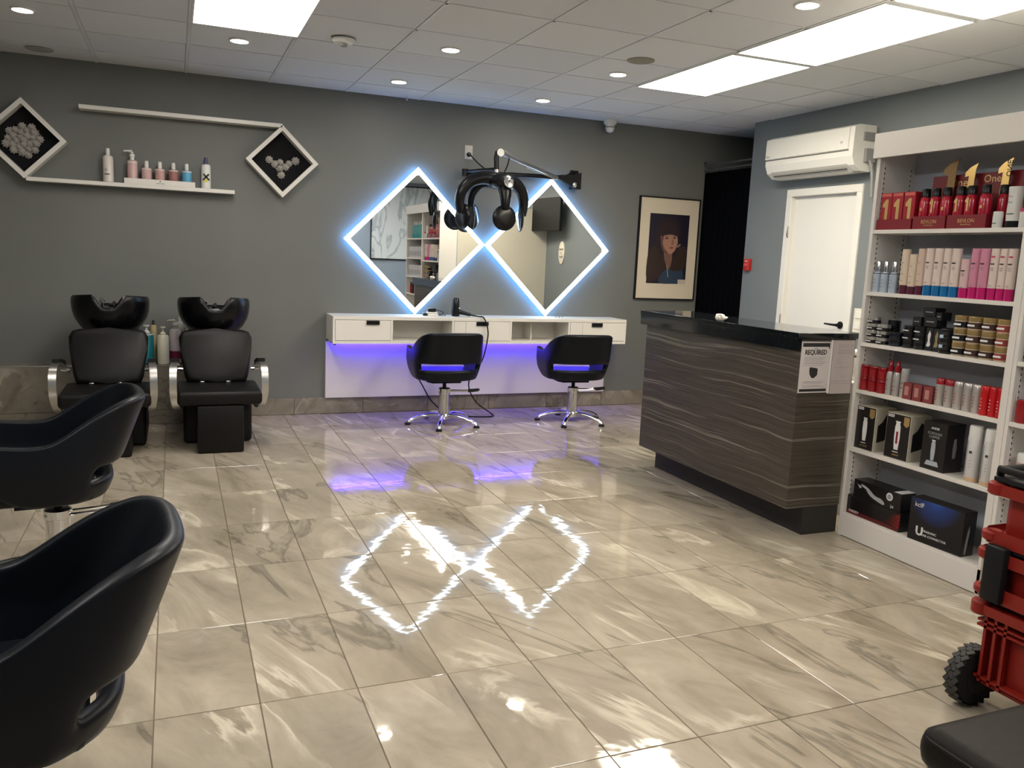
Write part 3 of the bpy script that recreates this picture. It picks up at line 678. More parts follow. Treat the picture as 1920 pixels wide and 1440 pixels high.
for k, (y, dx) in enumerate(((-4.150, 0), (-4.210, .0), (-4.272, .0), (-4.345, 0), (-4.405, 0), (-4.478, 0), (-4.32, .06), (-4.53, .05))):
    t = thing('serum_bottle', 'red bottle with black cap, %s on the top shelf' % ('%s from left' % ORD[k] if k < 6 else ['half hidden behind the others', 'half hidden behind the white tube'][k-6]), 'bottle', (XF+.05+dx, y, Z1+.0035), group='red serum bottles')
    link(B().lathe([(.026, 0), (.027, .004), (.027, .125), (.023, .145), (.016, .155)], 16), 'body', red2, t, True)
    link(B().lathe([(.021, .153), (.021, .188), (.018, .192)], 16), 'cap', M_black, t, True)
    if k in (1, 3, 4): numeral(t, -.0274, -.002, .075, .062)
    elif k < 6: link(B().box(-.0278, -.026, -.006, .006, .085, .10), 'gold_print', goldm, t)
# back card display with gold numerals
t = thing('card_display', 'wide dark red card display standing behind the red bottles', 'display', (XB-.09, -4.335, Z1))
link(B().box(0, .05, -.285, .25, 0, .265, .002, 1), 'card', redd, t); text('One', .06, (-.0006, .10, .225), '-x', goldm, t); text('One', .05, (-.0006, -.08, .235), '-x', goldm, t)
one = [(-.03, 0), (.012, 0), (.036, .205), (.052, .23), (-.012, .205), (-.015, .155), (.002, .16)]
for (y, x, z, sc, nm) in ((-4.20, 3.50, Z1+.17, 1.12, 'left, largest and darkest'), (-4.325, 3.485, Z1+.175, .85, 'middle, smallest'), (-4.50, 3.485, Z1+.17, .95, 'right, brightest and lettered')):
    t = thing('gold_numeral', 'gold card numeral one rising above the red bottles, '+nm, 'display card', (x, y, z))
    b = B(); b.prism([(-.022, -.11), (.018, -.11), (.030, .12), (.040, .155), (-.006, .135), (-.034, .11), (-.034, .085), (-.010, .09)], 0, .003, 'xy')
    b.bm.transform(Matrix(((0, 0, 1, 0), (-1, 0, 0, 0), (0, 1, 0, 0), (0, 0, 0, 1))) @ Matrix.Scale(sc, 4)); link(b, 'numeral', M_gold if 'dark' not in nm else mat('dull gold card', (.32, .2, .09), .5, .5), t)
    if 'bright' in nm: text('ONE', .035, (-.001, -.02, .10), Matrix(((0, 0, -1), (0, -1, 0), (1, 0, 0))), M_print, t)
t = bottle('cream_jar', 'small white rounded jar beside the trays on the top shelf', (XI-.01, -4.566, Z1), .021, .072, wpc, wpc, 'can'); strokes(t, -.022, 0, (.02,), .02)
t = thing('cream_tube', 'large white tube standing on a black cap on the top shelf', 'tube', (XI+.01, -4.625, Z1))
link(B().lathe([(.032, .03), (.033, .06), (.031, .12), (.034, .178)], 20, sy=1, sx=.8), 'body', wpc, t, True)
link(B().lathe([(.033, 0), (.034, .03)], 20, sx=.8), 'cap', M_black, t, True); strokes(t, -.027, 0, (.06,), .045, n=1); strokes(t, -.027, .005, (.11, .135), .02, M_printg)
t = thing('cream_tube', 'pinkish tube leaning behind the large white tube', 'tube', (XI+.06, -4.66, Z1))
link(B().lathe([(.026, 0), (.028, .05), (.030, .16)], 18, sx=.7), 'body', col('pinkish tube', (.55, .38, .34), .4), t, True); link(B().lathe([(.0285, .03), (.029, .045)], 18, sx=.7, cap=False), 'label_band', M_print, t, True)
t = bottle('cream_jar', 'small jar with pink and white label at right of top shelf', (XI-.005, -4.690, Z1), .022, .085, wpc, col('deep pink plastic', (.5, .03, .12), .4), 'can')

# shelf two
mar = col('maroon cap', (.085, .012, .03), .3); crm = col('cream tube', (.66, .54, .42), .35); blu = col('blue cap', (.005, .13, .34), .3)
mgt = col('magenta cap', (.48, .006, .13), .3); pnk = col('pink tube', (.60, .24, .34), .35); ivo = col('ivory tube', (.70, .58, .52), .35); ltp = col('pale pink tube', (.66, .46, .46), .35)
slv = mat('silver blue bottle', (.50, .58, .68), .3, .35)
for k, y in enumerate((-3.912, -3.962, -4.018)):
    t = thing('spray_bottle', 'slim silver bottle with chrome cap, %s from left on second shelf' % ORD[k], 'bottle', (XI, y, Z2), group='silver bottles')
    link(B().lathe([(.021, 0), (.022, .004), (.022, .098), (.014, .106)], 16), 'body', slv, t, True)
    link(B().lathe([(.022, .0955), (.0225, .099)], 16, cap=False), 'ring', M_print, t, True)
    link(B().lathe([(.011, .105), (.011, .155), (.009, .160)], 14), 'cap', M_chrome, t, True); strokes(t, -.0222, 0, (.03, .05, .065), .012, M_printg)
row2 = [(-4.083, .222, crm, mar, 'tall cream tube on a maroon cap at the left of the row', .2), (-4.131, .198, crm, mar, 'shorter cream tube on a maroon cap', .2), (-4.178, .226, col('beige tube', (.62, .47, .38), .35), mar, 'tall beige tube on a maroon cap', .2)]
row2 += [(-4.228+-.049*k, .228, ivo, blu, 'ivory tube on a blue cap, %s of four from left' % ORD[k], .22) for k in range(4)]
row2 += [(-4.427, .18, ltp, mgt, 'shorter pale pink tube on a magenta cap', .26), (-4.475, .229, pnk, mgt, 'tall pink tube on a magenta cap, left of the pair', .23), (-4.524, .229, pnk, mgt, 'tall pink tube on a magenta cap, right of the pair', .23)]
row2 += [(-4.572-.043*k, .229, ivo, mgt, 'ivory tube on a magenta cap, %s of three from left' % ORD[k], .23) for k in range(3)]
for k, (y, h, bm_, cm_, l, ch) in enumerate(row2):
    r = .0236 if k < 10 else .021
    t = thing('shampoo_tube', l, 'tube', (XI+.002*(k % 3), y, Z2), 0, 'standing tubes on the second shelf')
    link(B().lathe([(r, h*ch), (r, h*.93), (r*.97, h)], 18, sx=.8), 'body', bm_, t, True)
    link(B().lathe([(r*1.0, 0), (r*1.01, .003), (r*1.01, h*ch-.0006)], 18, sx=.8), 'cap', cm_, t, True)
    if k >= 3: strokes(t, -r*.8-.0006, 0, (h*.70,), .02, M_print, n=3, h=.006); strokes(t, -r*.8-.0006, 0, (h*.62, h*.58, h*.28), .016, M_printg, n=2, name='small_print')
    else: strokes(t, -r*.8-.0006, 0, (h*.70, h*.45, h*.3), .014, M_printg)
    if k >= 10: strokes(t, -r*.8-.0006, 0, (h*.84,), .024, col('pink print', (.55, .04, .12), .5), n=1, h=.007, name='pink_print')

# shelf three: jars and cartons
def jar(label, x, y, z, r, h, body, lid, group, lab=None, lidfrac=.35, txt=None):
    t = thing('styling_jar', label, 'jar', (x, y, z), 0, group)
    link(B().lathe([(r*.96, 0), (r, .002), (r, h*(1-lidfrac)-.0015), (r*.9, h*(1-lidfrac))], 20), 'body', body, t, True)
    link(B().lathe([(r*1.02, h*(1-lidfrac)+.0002), (r*1.03, h-.002), (r*.98, h-.0003)], 20), 'lid', lid, t, True)
    if lab: link(B().lathe([(r*1.005, h*.12), (r*1.005, h*(1-lidfrac)-.006)], 20, cap=False), 'label_band', lab, t, True)
    if txt: link(B().box(-r-.0015, -r*.97, -r*.5, r*.55, h*.28, h*.42), 'lettering', M_printw, t)
    return t
bj = col('black jar', (.012, .012, .014), .25); sl = mat('silver lid', (.62, .60, .55), .3, .8)
lev = ['bottom', 'second', 'third', 'top']
for c_, (y, n) in enumerate(((-3.921, 4), (-3.990, 3))):
    for k in range(n): jar('silver lidded black jar, %s in the %s small stack' % (lev[k] if k < n-1 else 'top', ['left', 'right'][c_]), XI+.002, y, Z3+.0345*k, .032, .0343, bj, sl, 'silver lidded jars', lidfrac=.48, txt=1)
for k in range(3): jar('plain black jar behind the silver lidded stacks, %s' % ['bottom', 'middle', 'top'][k], XI+.075, -3.985, Z3+.042*k, .031, .0418, bj, bj, 'plain black jars')
for k in range(2): jar('wide dark blue black jar right of the silver lids, %s' % ['lower', 'upper'][k], XI+.012, -4.066, Z3+.036*k, .036, .0358, col('blue black jar', (.008, .011, .022), .2), bj, 'wide dark jars')
for c_, y in enumerate((-4.140, -4.207)):
    for k in range(3): jar('black jar with white lettering, %s stack, %s' % (['left', 'right'][c_], ['bottom', 'middle', 'top'][k]), XI+.02, y, Z3+.0375*k, .031, .0373, bj, bj, 'lettered black jars', txt=k > 0)
ck = col('matt black carton', (.010, .010, .011), .5)
for (y, z0, h, w, l) in ((-4.175, .1135, .045, .05, 'small black carton lying left under the top carton'), (-4.255, .116, .05, .075, 'black carton in the middle of the dark pile'), (-4.3, .150, .04, .03, 'small black carton at right of the dark pile'), (-4.243, .1665, .042, .07, 'black carton on the very top of the dark pile')):
    t = thing('carton', l, 'carton', (XI+.05, y, Z3+z0)); link(B().box(-.035, .035, -w/2, w/2, 0, h, .0015, 1), 'box', ck, t); link(B().box(-.0358, -.0345, -w*.3, w*.3, h*.45, h*.55), 'print', M_printg, t)
for k, (y, mm, l) in enumerate(((-4.262, M_printw, 'black carton with a white figure print below the pile'), (-4.305, col('olive print', (.30, .24, .12), .5), 'black carton with an olive print below the pile'))):
    t = thing('carton', l, 'carton', (XI+.045, y-.005, Z3)); link(B().box(-.04, .025, -.020, .020, 0, .113 if k == 0 else .112, .0015, 1), 'box', ck, t)
    link(B().prism([(-.004, .02), (.012, .022), (.004, .05), (.008, .075), (-.002, .10), (-.010, .08), (-.006, .05), (-.012, .03)], -.0408, -.0402, 'yz'), 'figure_print', mm, t)
t = thing('carton', 'black support carton hidden under the upper dark cartons', 'carton', (XI+.135, -4.25, Z3)); link(B().box(-.04, .04, -.1, .1, 0, .11, .0015, 1), 'box', ck, t)
for k in range(5):
    t = jar('flat black tin in the stack left of the gold lids, %s' % ['at the bottom', 'second up', 'in the middle', 'second from top', 'on top'][k], XI, -4.376, Z3+.0235*k, .034, .0233, bj, bj, 'flat black tins')
    if k in (1, 3): link(B().box(-.0362, -.034, -.005, .014, .004, .019), 'blue_white_print', col('pale blue print', (.45, .6, .75), .4), t)
gl = mat('gold jar lid', (.36, .25, .10), .35, .5); cj = col('cream jar', (.50, .40, .27), .4)
labs = [('black label', bj), ('brown label', col('brown label', (.05, .022, .015), .4)), ('dark brown label', col('dark brown label', (.045, .02, .014), .4)), ('red label', col('brick red label', (.28, .04, .03), .4))]
for c_, y in enumerate((-4.452, -4.524, -4.598, -4.671)):
    for k in range(3): jar('gold lidded jar with %s, %s of its stack' % (labs[c_][0], ['bottom', 'middle', 'top'][k]), XI-.004, y, Z3+.0625*k, .0345, .0623, cj, gl, 'gold lidded jars', lab=labs[c_][1], txt=1, lidfrac=.34)

# shelf four
rj = mat('ruby jar', (.30, .006, .012), .22)
for c_, y in enumerate((-3.905, -3.962, -4.020)):
    for k in range(2): jar('glossy red jar, %s of the %s pair' % (['lower', 'upper'][k], ['left', 'middle', 'right'][c_]), XI, y, Z4+.067*k, .027, .0668, rj, mat('ruby lid', (.24, .003, .008), .18), 'glossy red jars', lidfrac=.2)
sv = mat('silver can', (.52, .49, .47), .3, .55)
for k, (y, l) in enumerate(((-4.068, 'left'), (-4.112, 'right'))):
    t = thing('spray_bottle', 'silver spray bottle with red nozzle, %s of the pair' % l, 'bottle', (XI-.003, y, Z4), 0, 'red nozzle bottles')
    link(B().lathe([(.018, 0), (.0185, .003), (.0185, .105), (.014, .122)], 16), 'body', sv, t, True)
    link(B().lathe([(.014, .1215), (.015, .124), (.015, .148), (.010, .153), (.008, .178)], 14), 'nozzle', mat('ruby lid', (.24, .003, .008), .18), t, True); strokes(t, -.0187, 0, (.03, .05, .08), .008, col('red print', (.4, .02, .03), .5))
t = bottle('spray_can', 'plain silver can with clear cap beside the red nozzles', (XI+.006, -4.155, Z4), .021, .148, sv, mat('grey clear cap', (.35, .36, .33), .3), 'can'); strokes(t, -.0212, 0, (.05, .075), .012, M_print)
for k, y in enumerate((-4.202, -4.262, -4.325)):
    t = thing('hair_colour_box', 'small dull red box, %s of three on the fourth shelf' % ORD[k], 'box', (XI, y+.002, Z4), 0, 'small red boxes')
    link(B().box(-.025, .025, -.026, .026, 0, .082, .001, 1), 'box', col('dull red card', (.22, .045, .045), .4), t); link(B().box(-.0258, -.0248, -.01, .014, .02, .065), 'print', col('pinkish print', (.45, .22, .2), .4), t)
for k, y in enumerate((-4.374, -4.425, -4.475, -4.525, -4.573)):
    cp = col('dark red cap', (.30, .01, .02), .3) if k < 2 else sv
    t = bottle('hairspray_can', ['silver can with dark red cap, left one', 'silver can with dark red cap, right one', 'all silver can, first of three', 'all silver can, second of three', 'all silver can, third of three'][k]+' on fourth shelf', (XI, y, Z4), .0235, .132, sv, cp, 'can', group='silver cans'); strokes(t, -.0238, .004, (.03, .045, .06, .075), .008, col('red print', (.4, .02, .03), .5), n=1)
for k, y in enumerate((-4.617, -4.660, -4.698)):
    t = bottle('hairspray_can', 'bright red can, %s of three at the right of fourth shelf' % ORD[k], (XI-.004, y, Z4), .0215 if k else .0225, .134, mat('bright red can', (.50, .008, .012), .25), mat('bright red can', (.50, .008, .012), .25), 'can', group='bright red cans')
    strokes(t, -.0228, .004, (.03, .045, .06, .075), .006, M_printw, n=1)

# shelf five: clipper cartons
def carton(label, y, w, h, d, sidem, z, extra, rz=0, x=XF+.025):
    t = thing('clipper_box', label, 'box', (x, y, z), rz)
    link(B().box(0, d, -w/2, w/2, 0, h, .001, 1), 'box', sidem, t); extra(t, w, h); return t
def trimmer(t, x, y, z, s, body, red=False):
    link(B().prism([(y-.010*s, z), (y+.010*s, z), (y+.014*s, z+.05*s), (y+.013*s, z+.095*s), (y+.008*s, z+.112*s), (y-.008*s, z+.112*s), (y-.013*s, z+.095*s), (y-.014*s, z+.05*s)], x-.0012, x, 'yz'), 'trimmer_print', body, t)
    link(B().box(x-.0016, x-.001, y-.012*s, y+.012*s, z+.112*s, z+.118*s), 'blade_print', M_printw, t)
    if red: link(B().box(x-.0018, x-.001, y-.005*s, y+.005*s, z+.025*s, z+.075*s), 'red_print', col('dark red print', (.2, .01, .01), .4), t)
cardw = col('off white card', (.50, .47, .38), .5)
def ex1(t, w, h, label='WAHL', red=False):
    link(B().box(-.0008, 0, -w/2+.003, w/2-.003, .004, h-.004), 'front_panel', col('black card', (.012, .010, .010), .35), t)
    link(B().box(-.0016, -.0008, w/2-.045, w/2-.008, h-.022, h-.008), 'badge', M_printw, t); text(label, .012, (-.0018, w/2-.0265, h-.0155), '-x', M_print, t)
    link(B().prism([(-w/2+.008, h-.01), (-w/2+.042, h-.01), (-w/2+.042, h-.05), (-w/2+.025, h-.062), (-w/2+.008, h-.05)], -.0015, -.0008, 'yz'), 'gold_badge', goldm, t)
    text('SENIOR' if red else 'DETAILER', .012, (-.0012, 0, .022), '-x', goldm, t, 'small_lettering'); link(B().box(-.0014, -.0008, -.015, .02, .036, .040), 'print_line', M_printw, t)
    trimmer(t, -.0008, .0, .05, 1.25 if red else 1.05, M_printw, red)
    # side print, facing the camera side
    link(B().prism([(.02, .14), (.05, .16), (.075, .20), (.095, .19), (.12, .13), (.12, .07), (.02, .05)], -w/2-.0008, -w/2, 'xz'), 'side_print', col('black card', (.012, .010, .010), .35), t)
carton('black and gold clipper carton at the far left of shelf five', -3.952, .130, .235, .14, cardw, Z5, lambda t, w, h: ex1(t, w, h, 'WAHL'))
carton('black and gold clipper carton with red clipper print, second', -4.165, .150, .235, .14, cardw, Z5, lambda t, w, h: ex1(t, w, h, 'WAHL', True))
def ex3(t, w, h):
    text('ANDIS', .016, (-.001, 0, h-.03), '-x', M_printw, t); text('CORDLESS', .017, (-.001, 0, h-.055), '-x', M_printg, t, 'small_lettering'); text('CLIPPER', .017, (-.001, 0, h-.072), '-x', M_printg, t, 'small_lettering')
    trimmer(t, -.0008, .0, .048, .86, mat('blue grey print', (.42, .46, .52), .35)); link(B().prism([(-.04, .022), (.04, .022), (.03, .045), (-.03, .045)], -.0015, -.0006, 'yz'), 'stand_print', mat('blue grey print', (.42, .46, .52), .35), t)
    link(B().prism([(.05, .07), (.068, .07), (.072, .12), (.066, .165), (.052, .165), (.048, .12)], -w/2-.0008, -w/2, 'xz'), 'side_print', M_printg, t)
carton('matt black clipper carton standing next to the spray cans', -4.385, .135, .235, .12, col('matt black card', (.011, .009, .009), .4), Z5, ex3)
for k, (y, l) in enumerate(((-4.590, 'left'), (-4.672, 'right'))):
    t = bottle('hairspray_can', 'tall white spray can with beige foot, %s one on shelf five' % l, (XI+.002, y, Z5), .031, .262, mat('pearl white can', (.58, .57, .55), .3), wpc, 'can', lab=[(col('peach band', (.62, .42, .25), .4), .01, .08, 0, 0, 'foot_band')], group='tall white cans')
    link(B().box(-.0315, -.030, .012, .015, .03, .19), 'line_print', M_printg, t); strokes(t, -.0313, -.006, (.14,), .014, M_print, h=.012, n=2); strokes(t, -.0313, -.006, (.10, .085, .07), .008, M_printg, n=1)
# bottom deck
t = thing('hair_tool_box', 'long low black and red box at the bottom of the shelves', 'box', (XF+.025, -4.063, Z6)); w = .36
blk = col('glossy black card', (.010, .008, .009), .22)
link(B().box(0, .13, -w/2, w/2, 0, .102, .001, 1), 'box', blk, t)
link(B().box(-.0008, 0, -w/2+.004, w/2-.004, .002, .022), 'red_strip', col('dark red strip', (.10, .006, .008), .3), t)
rd = col('deep red print', (.30, .01, .012), .3)
for k in range(6): link(B().prism([(-w/2+.002, .022+.012*k), (-w/2+.002, .030+.012*k), (-w/2+.09-.008*k, .036+.009*k)], -.0016, -.0008, 'yz'), 'red_ray', rd, t)
text('FARERY', .020, (-.0014, w/2-.055, .018), '-x', M_printw, t)
t = thing('hair_tool_box', 'black box with white curling iron print lying on the long box', 'box', (XF+.03, -4.073, Z6+.102)); w = .315
link(B().box(0, .10, -w/2, w/2, 0, .095, .001, 1), 'box', blk, t)
link(B().prism(smooth_poly([(w/2-.02, .085), (w/2-.04, .055), (w/2-.055, .058), (w/2-.05, .078), (.06, .068), (.01, .04), (-.03, .035), (-.055, .02), (-.05, .008), (-.01, .015), (.04, .03), (.08, .06), (w/2-.035, .07)], 3), -.0014, -.0004, 'yz'), 'iron_print', col('light grey print', (.42, .42, .43), .4), t)
link(B().lathe([(.021, 0), (.021, .001)], 20, mtx=Matrix.Rotation(-PI/2, 3, 'Y'), c=(-.0004, -.085, .062)), 'seal_print', M_printw, t); link(B().lathe([(.014, 0), (.014, .0006)], 20, mtx=Matrix.Rotation(-PI/2, 3, 'Y'), c=(-.0014, -.085, .062)), 'seal_centre', M_printg, t)
text('24', .022, (-.0014, -.105, .014), '-x', M_printw, t); link(B().box(.002, .098, -w/2+.002, -w/2+.05, .095, .0957), 'pale_top_corner', M_printw, t)
t = thing('hair_tool_box', 'black box with a blue glow print lettered U on bottom shelf', 'box', (XF+.018, -4.455, Z6), .05)
w, h = .295, .215
glow = mat('blue fade card', (.01, .01, .02), .25); nt, N, L, b_ = nodes(glow)
gp = mapping(nt, N.new('ShaderNodeTexCoord').outputs['Object'], (1, 1, 1), (0, 0, 0), (0, -.01, -.235)); ln = N.new('ShaderNodeVectorMath'); ln.operation = 'LENGTH'; L.new(gp, ln.inputs[0])
L.new(ramp(nt, ln.outputs['Value'], [(.0, (.02, .10, .42)), (.06, (.01, .04, .20)), (.145, (.006, .005, .008))]).outputs[0], b_.inputs['Base Color'])
link(B().box(0, .085, -w/2, w/2, 0, h, .001, 1), 'box', blk, t); link(B().box(-.0008, 0, -w/2+.002, w/2-.002, .002, h-.002), 'printed_front', glow, t)
text('kcIF', .032, (-.0014, w/2-.052, h-.032), '-x', M_printw, t); text('U', .06, (-.0014, w/2-.065, .052), '-x', M_printw, t, bold=.002)
text('LTRASONIC', .016, (-.0014, .030, .061), '-x', M_printw, t, 'small_lettering'); text('HAIR CONNECTOR', .016, (-.0014, .004, .040), '-x', M_printw, t, 'small_lettering')
link(B().prism([(.02, .01), (.03, .01), (.045, .12), (.04, .15), (.03, .12), (.022, .06)], -w/2-.0008, -w/2, 'xz'), 'side_print', M_printg, t)

# second bay
t = bottle('hairspray_can', 'fat dark red bottle just right of the shelf post', (XI, -4.803, .815), .032, .10, rj, rj, 'can')
t = bottle('cream_jar', 'pale pink jar with white lid low in the second bay', (XI, -4.84, .497), .033, .19, col('rosy plastic', (.58, .34, .32), .4), wpc, 'can')
teal = col('teal bottle', (.02, .25, .25), .3)
for k in range(6):
    bottle('shampoo_bottle', 'teal bottle in the second bay, %s from the post on top shelf' % ORD[k], (XI+.01, -4.83-.1*k, 1.652), .036, .20, teal, wpc, 'cap', group='teal bottles')
for zz, n_ in ((1.36, 'upper'), (1.08, 'lower')):
    for k in range(14):
        t = thing('hair_colour_box', 'slim white hair colour box on the %s colour shelf, %s from the post' % (n_, ORD[k]), 'box', (XI+.02, -4.81-.054*k, zz), 0, 'hair colour boxes')
        link(B().box(-.04, .04, -.024, .024, 0, .165+.006*(k % 2), .001, 1), 'box', col('pale box %d' % (k % 3), [(.55, .53, .52), (.42, .42, .45), (.6, .55, .5)][k % 3], .5), t); link(B().box(-.0408, -.04, -.016, .016, .03, .10), 'print', M_printg, t)
for k in range(5): bottle('hairspray_can', 'dark can on the low shelf of the second bay, %s from the post' % ORD[k], (XI, -4.90-.12*k, .815), .03, .17, [bj, rj, sv][k % 3], bj, 'can', group='assorted low cans')

# ================================================================== STYLING CHAIRS
def chair_shell_mesh():
    b = B(); bm = b.bm; path = []
    for s in range(7): path.append((.295-.012*(1-s/6)**2, .25-.047*s))           # straight arm
    for k in range(1, 11):
        a = k/10*PI/2; ca, sa = math.cos(a)**.62, math.sin(a)**.78; path.append((.295*ca, -.032-.238*sa))
    path[-1] = (0, path[-1][1]); full = [(x, y) for x, y in path]+[(-x, y) for x, y in path[-2::-1]]
    NR = 10; grid = []
    zb_, slot = .385, (2, 3)
    for x, y in full:
        bk = min(1, max(0, (-y-.0)/.22)); bk = bk*bk*(3-2*bk); fr = min(1, max(0, (y-.10)/.15))
        tt = min(1, max(0, (.045-y)/.26)); tt = tt*tt*(3-2*tt); top = .640+.160*tt+.014*fr; bot = .385+.10*fr**1.5
        c = []
        for r in range(NR+1):
            u = r/NR; zz = [0, .13, .22, .36, .47, .57, .67, .77, .86, .94, 1][r]
            z = bot+(top-bot)*zz; hz = (z-.385)/.42
            k = .86+.14*min(1, hz/.38)**.7 if hz < .38 else 1.0-.02*(hz-.38)
            yy = y*1.0; yy += bk*(.085-.165*hz)
            xx = x*k*(1-.10*bk*max(0, hz-.45))
            c.append(bm.verts.new((xx, yy, z)))
        grid.append(c)
    n = len(full); mid = n//2
    for i in range(n-1):
        for r in range(NR):
            if r in (2,) and abs(i+.5-mid) < 7: continue
            bm.faces.new((grid[i][r], grid[i+1][r], grid[i+1][r+1], grid[i][r+1]))
    bmesh.ops.recalc_face_normals(bm, faces=bm.faces)
    # make normals point outward
    f = min(bm.faces, key=lambda f: f.calc_center_median().y)
    if f.normal.y > 0: bmesh.ops.reverse_faces(bm, faces=bm.faces)
    me = bpy.data.meshes.new('shell'); bm.to_mesh(me); bm.free(); me.materials.append(M_leather)
    for p in me.polygons: p.use_smooth = True
    return me
shell_me = chair_shell_mesh()
def make_chair():
    t = thing('styling_chair', 'x', 'chair')
    o = link(shell_me, 'shell', None, t)
    md = o.modifiers.new('thick', 'SOLIDIFY'); md.thickness = .045; md.offset = -1
    md = o.modifiers.new('smooth', 'SUBSURF'); md.levels = 2; md.render_levels = 2
    st = B().box(-.238, .238, -.14, .235, .392, .470, .035, 4); link(st, 'seat_cushion', M_leather, t, True, 80)
    us = B(); us.prism([(-.12, -.07), (.12, -.07), (.15, .0), (.15, .15), (-.15, .15), (-.15, .0)], .362, .392, 'xy'); link(us, 'seat_base', M_leather, t)
    link(B().lathe([(.016, .30), (.016, .362)], 14), 'piston', M_blackm, t, True)
    link(B().lathe([(.047, .085), (.047, .27), (.053, .275), (.053, .31), (.040, .318)], 24), 'column', M_chrome, t, True)
    link(B().lathe([(.055, .05), (.058, .08), (.042, .10)], 24), 'hub', M_chrome, t, True)
    bs = bpy.data.objects.new('base_pivot', None)
    for k in range(5):
        a = math.radians(72*k); ca, sa = math.cos(a), math.sin(a)
        pts = [(.045, .080), (.12, .083), (.20, .070), (.265, .050), (.300, .030), (.308, .018)]
        l = link(B().tube([(r*ca, r*sa, z) for r, z in pts], [.021, .020, .018, .0175, .020, .018], 10, flat=.85), 'leg', M_chrome, t, True)
        link(B().lathe([(.026, 0), (.026, .012), (.019, .018)], 14, c=(.306*ca, .306*sa, 0)), 'foot', M_rubber, l, True)
    lv = link(B().tube([(.04, -.028, .29), (.16, -.03, .292), (.24, -.028, .298)], .006, 8).tube([(.04, .028, .29), (.16, .03, .292), (.24, .028, .298)], .006, 8).box(-.05, .05, -.034, .034, .276, .296, .006, 2), 'foot_pump_lever', M_chrome, t, True)
    link(B().tube([(.20, -.029, .295), (.245, -.028, .299), (.285, -.022, .305), (.292, 0, .307), (.285, .022, .305), (.245, .028, .299), (.20, .029, .295)], .0095, 8), 'handle_grip', M_rubber, lv, True)
    return t
def set_chair(t, label, x, y, rz, base, lever):
    t['label'] = label; t['group'] = 'black styling chairs'; t.location = (x, y, 0); t.rotation_euler = (0, 0, rz)
    for ch in t.children:
        n = ch.name.split('.')[0]
        if n in ('leg', 'hub', 'column'): ch.rotation_euler = (0, 0, base-rz)
        if n == 'foot_pump_lever': ch.rotation_euler = (0, 0, lever-rz)
    return t
c0 = make_chair()
c1 = copy_tree(c0); c2 = copy_tree(c0); c3 = copy_tree(c0)
set_chair(c0, 'black tub styling chair at the desk under the left diamond mirror', 2.10, -.63, math.radians(-2), math.radians(30), math.radians(-18))
set_chair(c1, 'black tub styling chair at the desk under the right diamond mirror', 3.27, -.72, math.radians(-6), math.radians(16), math.radians(-10))
set_chair(c2, 'black tub styling chair in the middle left, chrome pump lever showing below', -.47, -3.44, math.radians(97), math.radians(10), math.radians(8))
set_chair(c3, 'nearest black tub styling chair cut by the lower left picture edge', -.335, -5.26, math.radians(95), math.radians(50), math.radians(200))
c3.location.z = 0

